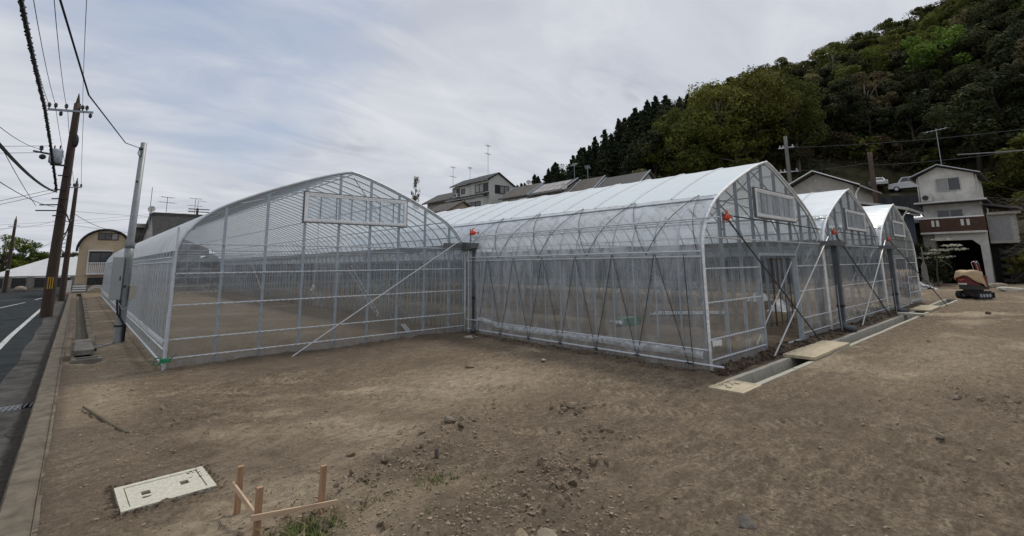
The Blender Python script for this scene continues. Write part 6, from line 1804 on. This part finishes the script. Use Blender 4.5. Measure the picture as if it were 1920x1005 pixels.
_k = (_z > 1.0) & ~((_x < 51) & (_y > 24) & (_d < 72)) & (_d > D0(_a) - 8) & ~((_a > 74) & (_a < 86.5) & (_d < 83)) & ~((_x < 61) & (_y < 9))
_x, _y, _z = _x[_k], _y[_k], _z[_k]; _n = len(_x)
_h = np.abs(fbm(_x * .25, _y * .25, 2, 5)) * 3.2 + .1
_p = np.stack([_x, _y, _z + _h * rb.rand(_n)], -1)
_t = rb.normal(size=(_n, 3)); _t /= np.linalg.norm(_t, axis=1)[:, None]; _b = np.cross(_t, rb.normal(size=(_n, 3))); _b /= np.linalg.norm(_b, axis=1)[:, None]
_s = (.14 + .22 * rb.rand(_n))[:, None]
_V = np.stack([_p - _t * _s, _p + _b * _s * .6, _p + _t * _s, _p - _b * _s * .6], 1).reshape(-1, 3)
bo = bpy.data.objects.new("hill_brush", np_mesh("hill_brush", _V, np.arange(_n * 4).reshape(-1, 4), leafmat("brush_foliage", (.085, .078, .034), (.036, .038, .018)), False))
COL.objects.link(bo); bo["kind"] = "stuff"; bo["label"] = "dark low brush covering the wooded hill between the trees"
# trees that stand out
def pol(az, d): return d * sin(RAD(az)), d * cos(RAD(az))
for az_, d, h, k, lab, wd in ((62.6, 70, 16, "giant", "broad olive tree at the left of the big olive clump above the greenhouse roofs", .9), (65.8, 71, 18, "giant", "tallest olive tree with pale limbs in the middle of the big olive clump", .95),
                              (69.3, 73, 18.5, "giant", "olive tree at the right of the big olive clump", .9), (73.2, 78, 15.5, "giant", "olive tree leaning out at the right end of the olive clump", .9),
                              (57.6, 63, 9.0, "pale", "pale rounded tree in front of the dark conifers above the nearest greenhouse roof", 1.0), (60.5, 62, 8.0, "dark", "low dark tree right of the pale rounded tree", 1.1),
                              (85.6, 100, 15, "lime", "bright green tree with layered branches high on the wooded hill", 1.0), (79.5, 92, 13, "brown", "pale-trunked thin tree left of the bright green one", .9)):
    x, y = pol(az_, d); put_tree(k, x, y, min(h, (float(tsil(az_)) * d + 2.4 - float(hz(x, y)))), lab, None, wd)
for az_, d, h in ((53.2, 92, 19.0), (54.9, 90, 21), (56.9, 88, 21), (58.3, 90, 24), (59.3, 94, 25), (52.0, 95, 16), (50.3, 97, 15.5)):
    x, y = pol(az_, d); h_ = min(h, float(tsil(az_)) * d + 2.6 - float(hz(x, y)))
    put_tree("conifer", x, y, h_, "tall dark conifer standing in the row beside the olive clump", "tall conifers beside the olive clump", 1.0)
# scrub at the foot of the hill
bs = [make_tree("shrub", broadleaf(3, 4, s, lf, 900, .16, .12), BARK) for s, lf in ((61, LF_DARK), (62, LF_BROWN), (63, LF_OLIVE))]
spots = [(45.5, 6.4, 1.1, "dark shrub under the layered white tree by the garage"), (47.5, 7.2, 1.15, "dark tall shrub between the last greenhouse span and the garage"), (49.5, 7.9, 1.1, "dark shrub at the left side of the garage"), (57, 1.0, 1.2, "green shrub above the block wall on the right"), (54.3, .2, 1.2, "green shrub growing over the block wall"),
         (72.5, 20, 1.0, "brown shrub left of the parked cars")]
for a_ in range(0, 26):
    a = 76 + a_ * .95; d = 84 + 3 * rt.random() - (a > 88) * 14
    if 84.5 < a < 88.4: d = 84
    spots.append((*pol(a, d), rt.uniform(.9, 1.5), None))
fst = {}
for i, (x, y, s, lab) in enumerate(spots):
    k = (0 if i in (0, 1, 2) else (2 if i in (3, 4) else rt.choice((1, 1, 0, 2))))
    p = bs[k]; loc = (x, y, max(float(hz(x, y)), -.1) - .1)
    if k not in fst: fst[k] = 1; o = p; o.location = loc; o.scale = (s, s, s)
    else: o = copy_thing(p, loc, rt.random() * 6, s)
    if "group" in o: del o["group"]
    tag(o, lab or "scrubby bush at the foot of the wooded hill", "shrub", None if lab else "scrub at the foot of the hill")
for i, p in enumerate(bs):
    if i not in fst:
        for c in list(p.children): bpy.data.objects.remove(c)
        bpy.data.objects.remove(p)
# layered white tree
wt = empty("white_layered_tree", (43.6, 5.3, 0), "small tree with flat layers of white blossom before the garage", "tree")
MB().tube([(43.6, 5.5, -.1), (43.6, 5.45, 1.2), (43.6, 5.2, 2.9)], [.07, .05, .02], 6).build("trunk", BARK, wt)
cs = [(43.5, 4.5, 2.75), (43.4, 5.1, 2.45), (43.5, 5.7, 2.25), (43.4, 4.9, 3.15), (43.6, 4.3, 2.5), (43.4, 6.2, 1.95), (43.6, 4.9, 2.0)]
lm = leaf_mesh("blossom", [(x - 43.6, y - 5.3, z) for x, y, z in cs], [(.5, .62, .07)] * 7, [150, 130, 90, 60, 90, 60, 40], .07, mat("white_blossom", (.42, .42, .34), .8, 0, 4, .25, trans=.2), 5, flat=1.2)
o = bpy.data.objects.new("blossom", lm); COL.objects.link(o); o.parent = wt
# bare twiggy bush at the right edge
bt = empty("bare_bush", (46, -.6, 0), "tall bare bush of thin pale twigs at the right edge before the lean-to", "bush")
r_ = np.random.RandomState(8); tw = MB(); st = MB()
for k in range(5):
    st.tube([(46 + .2 * k, -1.0 + .3 * k, -.2), (46, -.6 + .3 * (k - 2), 2.0), (45.6, .2 + .3 * (k - 2), 4.0 + .3 * k)], [.05, .035, .012], 5)
for k in range(95):
    z0_ = 1.6 + 4.4 * r_.rand(); y0_ = -1.5 + 1.2 * r_.rand()
    l = 1.0 + 2.2 * r_.rand()
    tw.tube([(46 + r_.normal() * .5, y0_, z0_), (46 + r_.normal() * .6, y0_ + l * .5, z0_ + .25 + .35 * r_.normal()), (46 + r_.normal() * .6, y0_ + l, z0_ + .1 + .8 * r_.normal())], [.014, .010, .005], 3)
st.build("stem", BARK_P, bt); o = tw.build("twigs", BARK_P, bt); o["kind"] = "stuff"
# trees on the far left and distant hedge line
tl = [((-6.4, 80), 6.4, "rounded green tree across the road at the far left"), ((-5.0, 82), 6.0, "leafy green tree beside the far wooden pole"), ((-9.0, 84), 6.0, "green tree partly out of sight at the far left"), ((-4.0, 86), 4.0, "low green tree right of the far wooden pole")]
for (x, y), h_, lab in tl:
    put_tree("lime", x, y, h_, lab, None, 1.0)
hl = [(x, 96 + 2 * rt.random()) for x in np.arange(-9, 30, 2.6)]
for x, y in hl: put_tree("dark", float(x), float(y), 4.4 + .5 * rt.random(), "distant dark tree in the line beyond the sheeted roof", "distant trees beyond the sheeted roof", 1.1)
put_tree("brown", *pol(30.4, 90), 9.5, "thin sparse tree tip just right of the first greenhouse's peak", None, .3)
put_tree("dark", 2.9, 49.0, 3.6, "small dark shrub against the buff house", None, .35)

# drop any unused tree prototype
for L_ in protos.values():
    for p in L_:
        if id(p) not in used:
            for c in list(p.children): bpy.data.objects.remove(c)
            bpy.data.objects.remove(p)
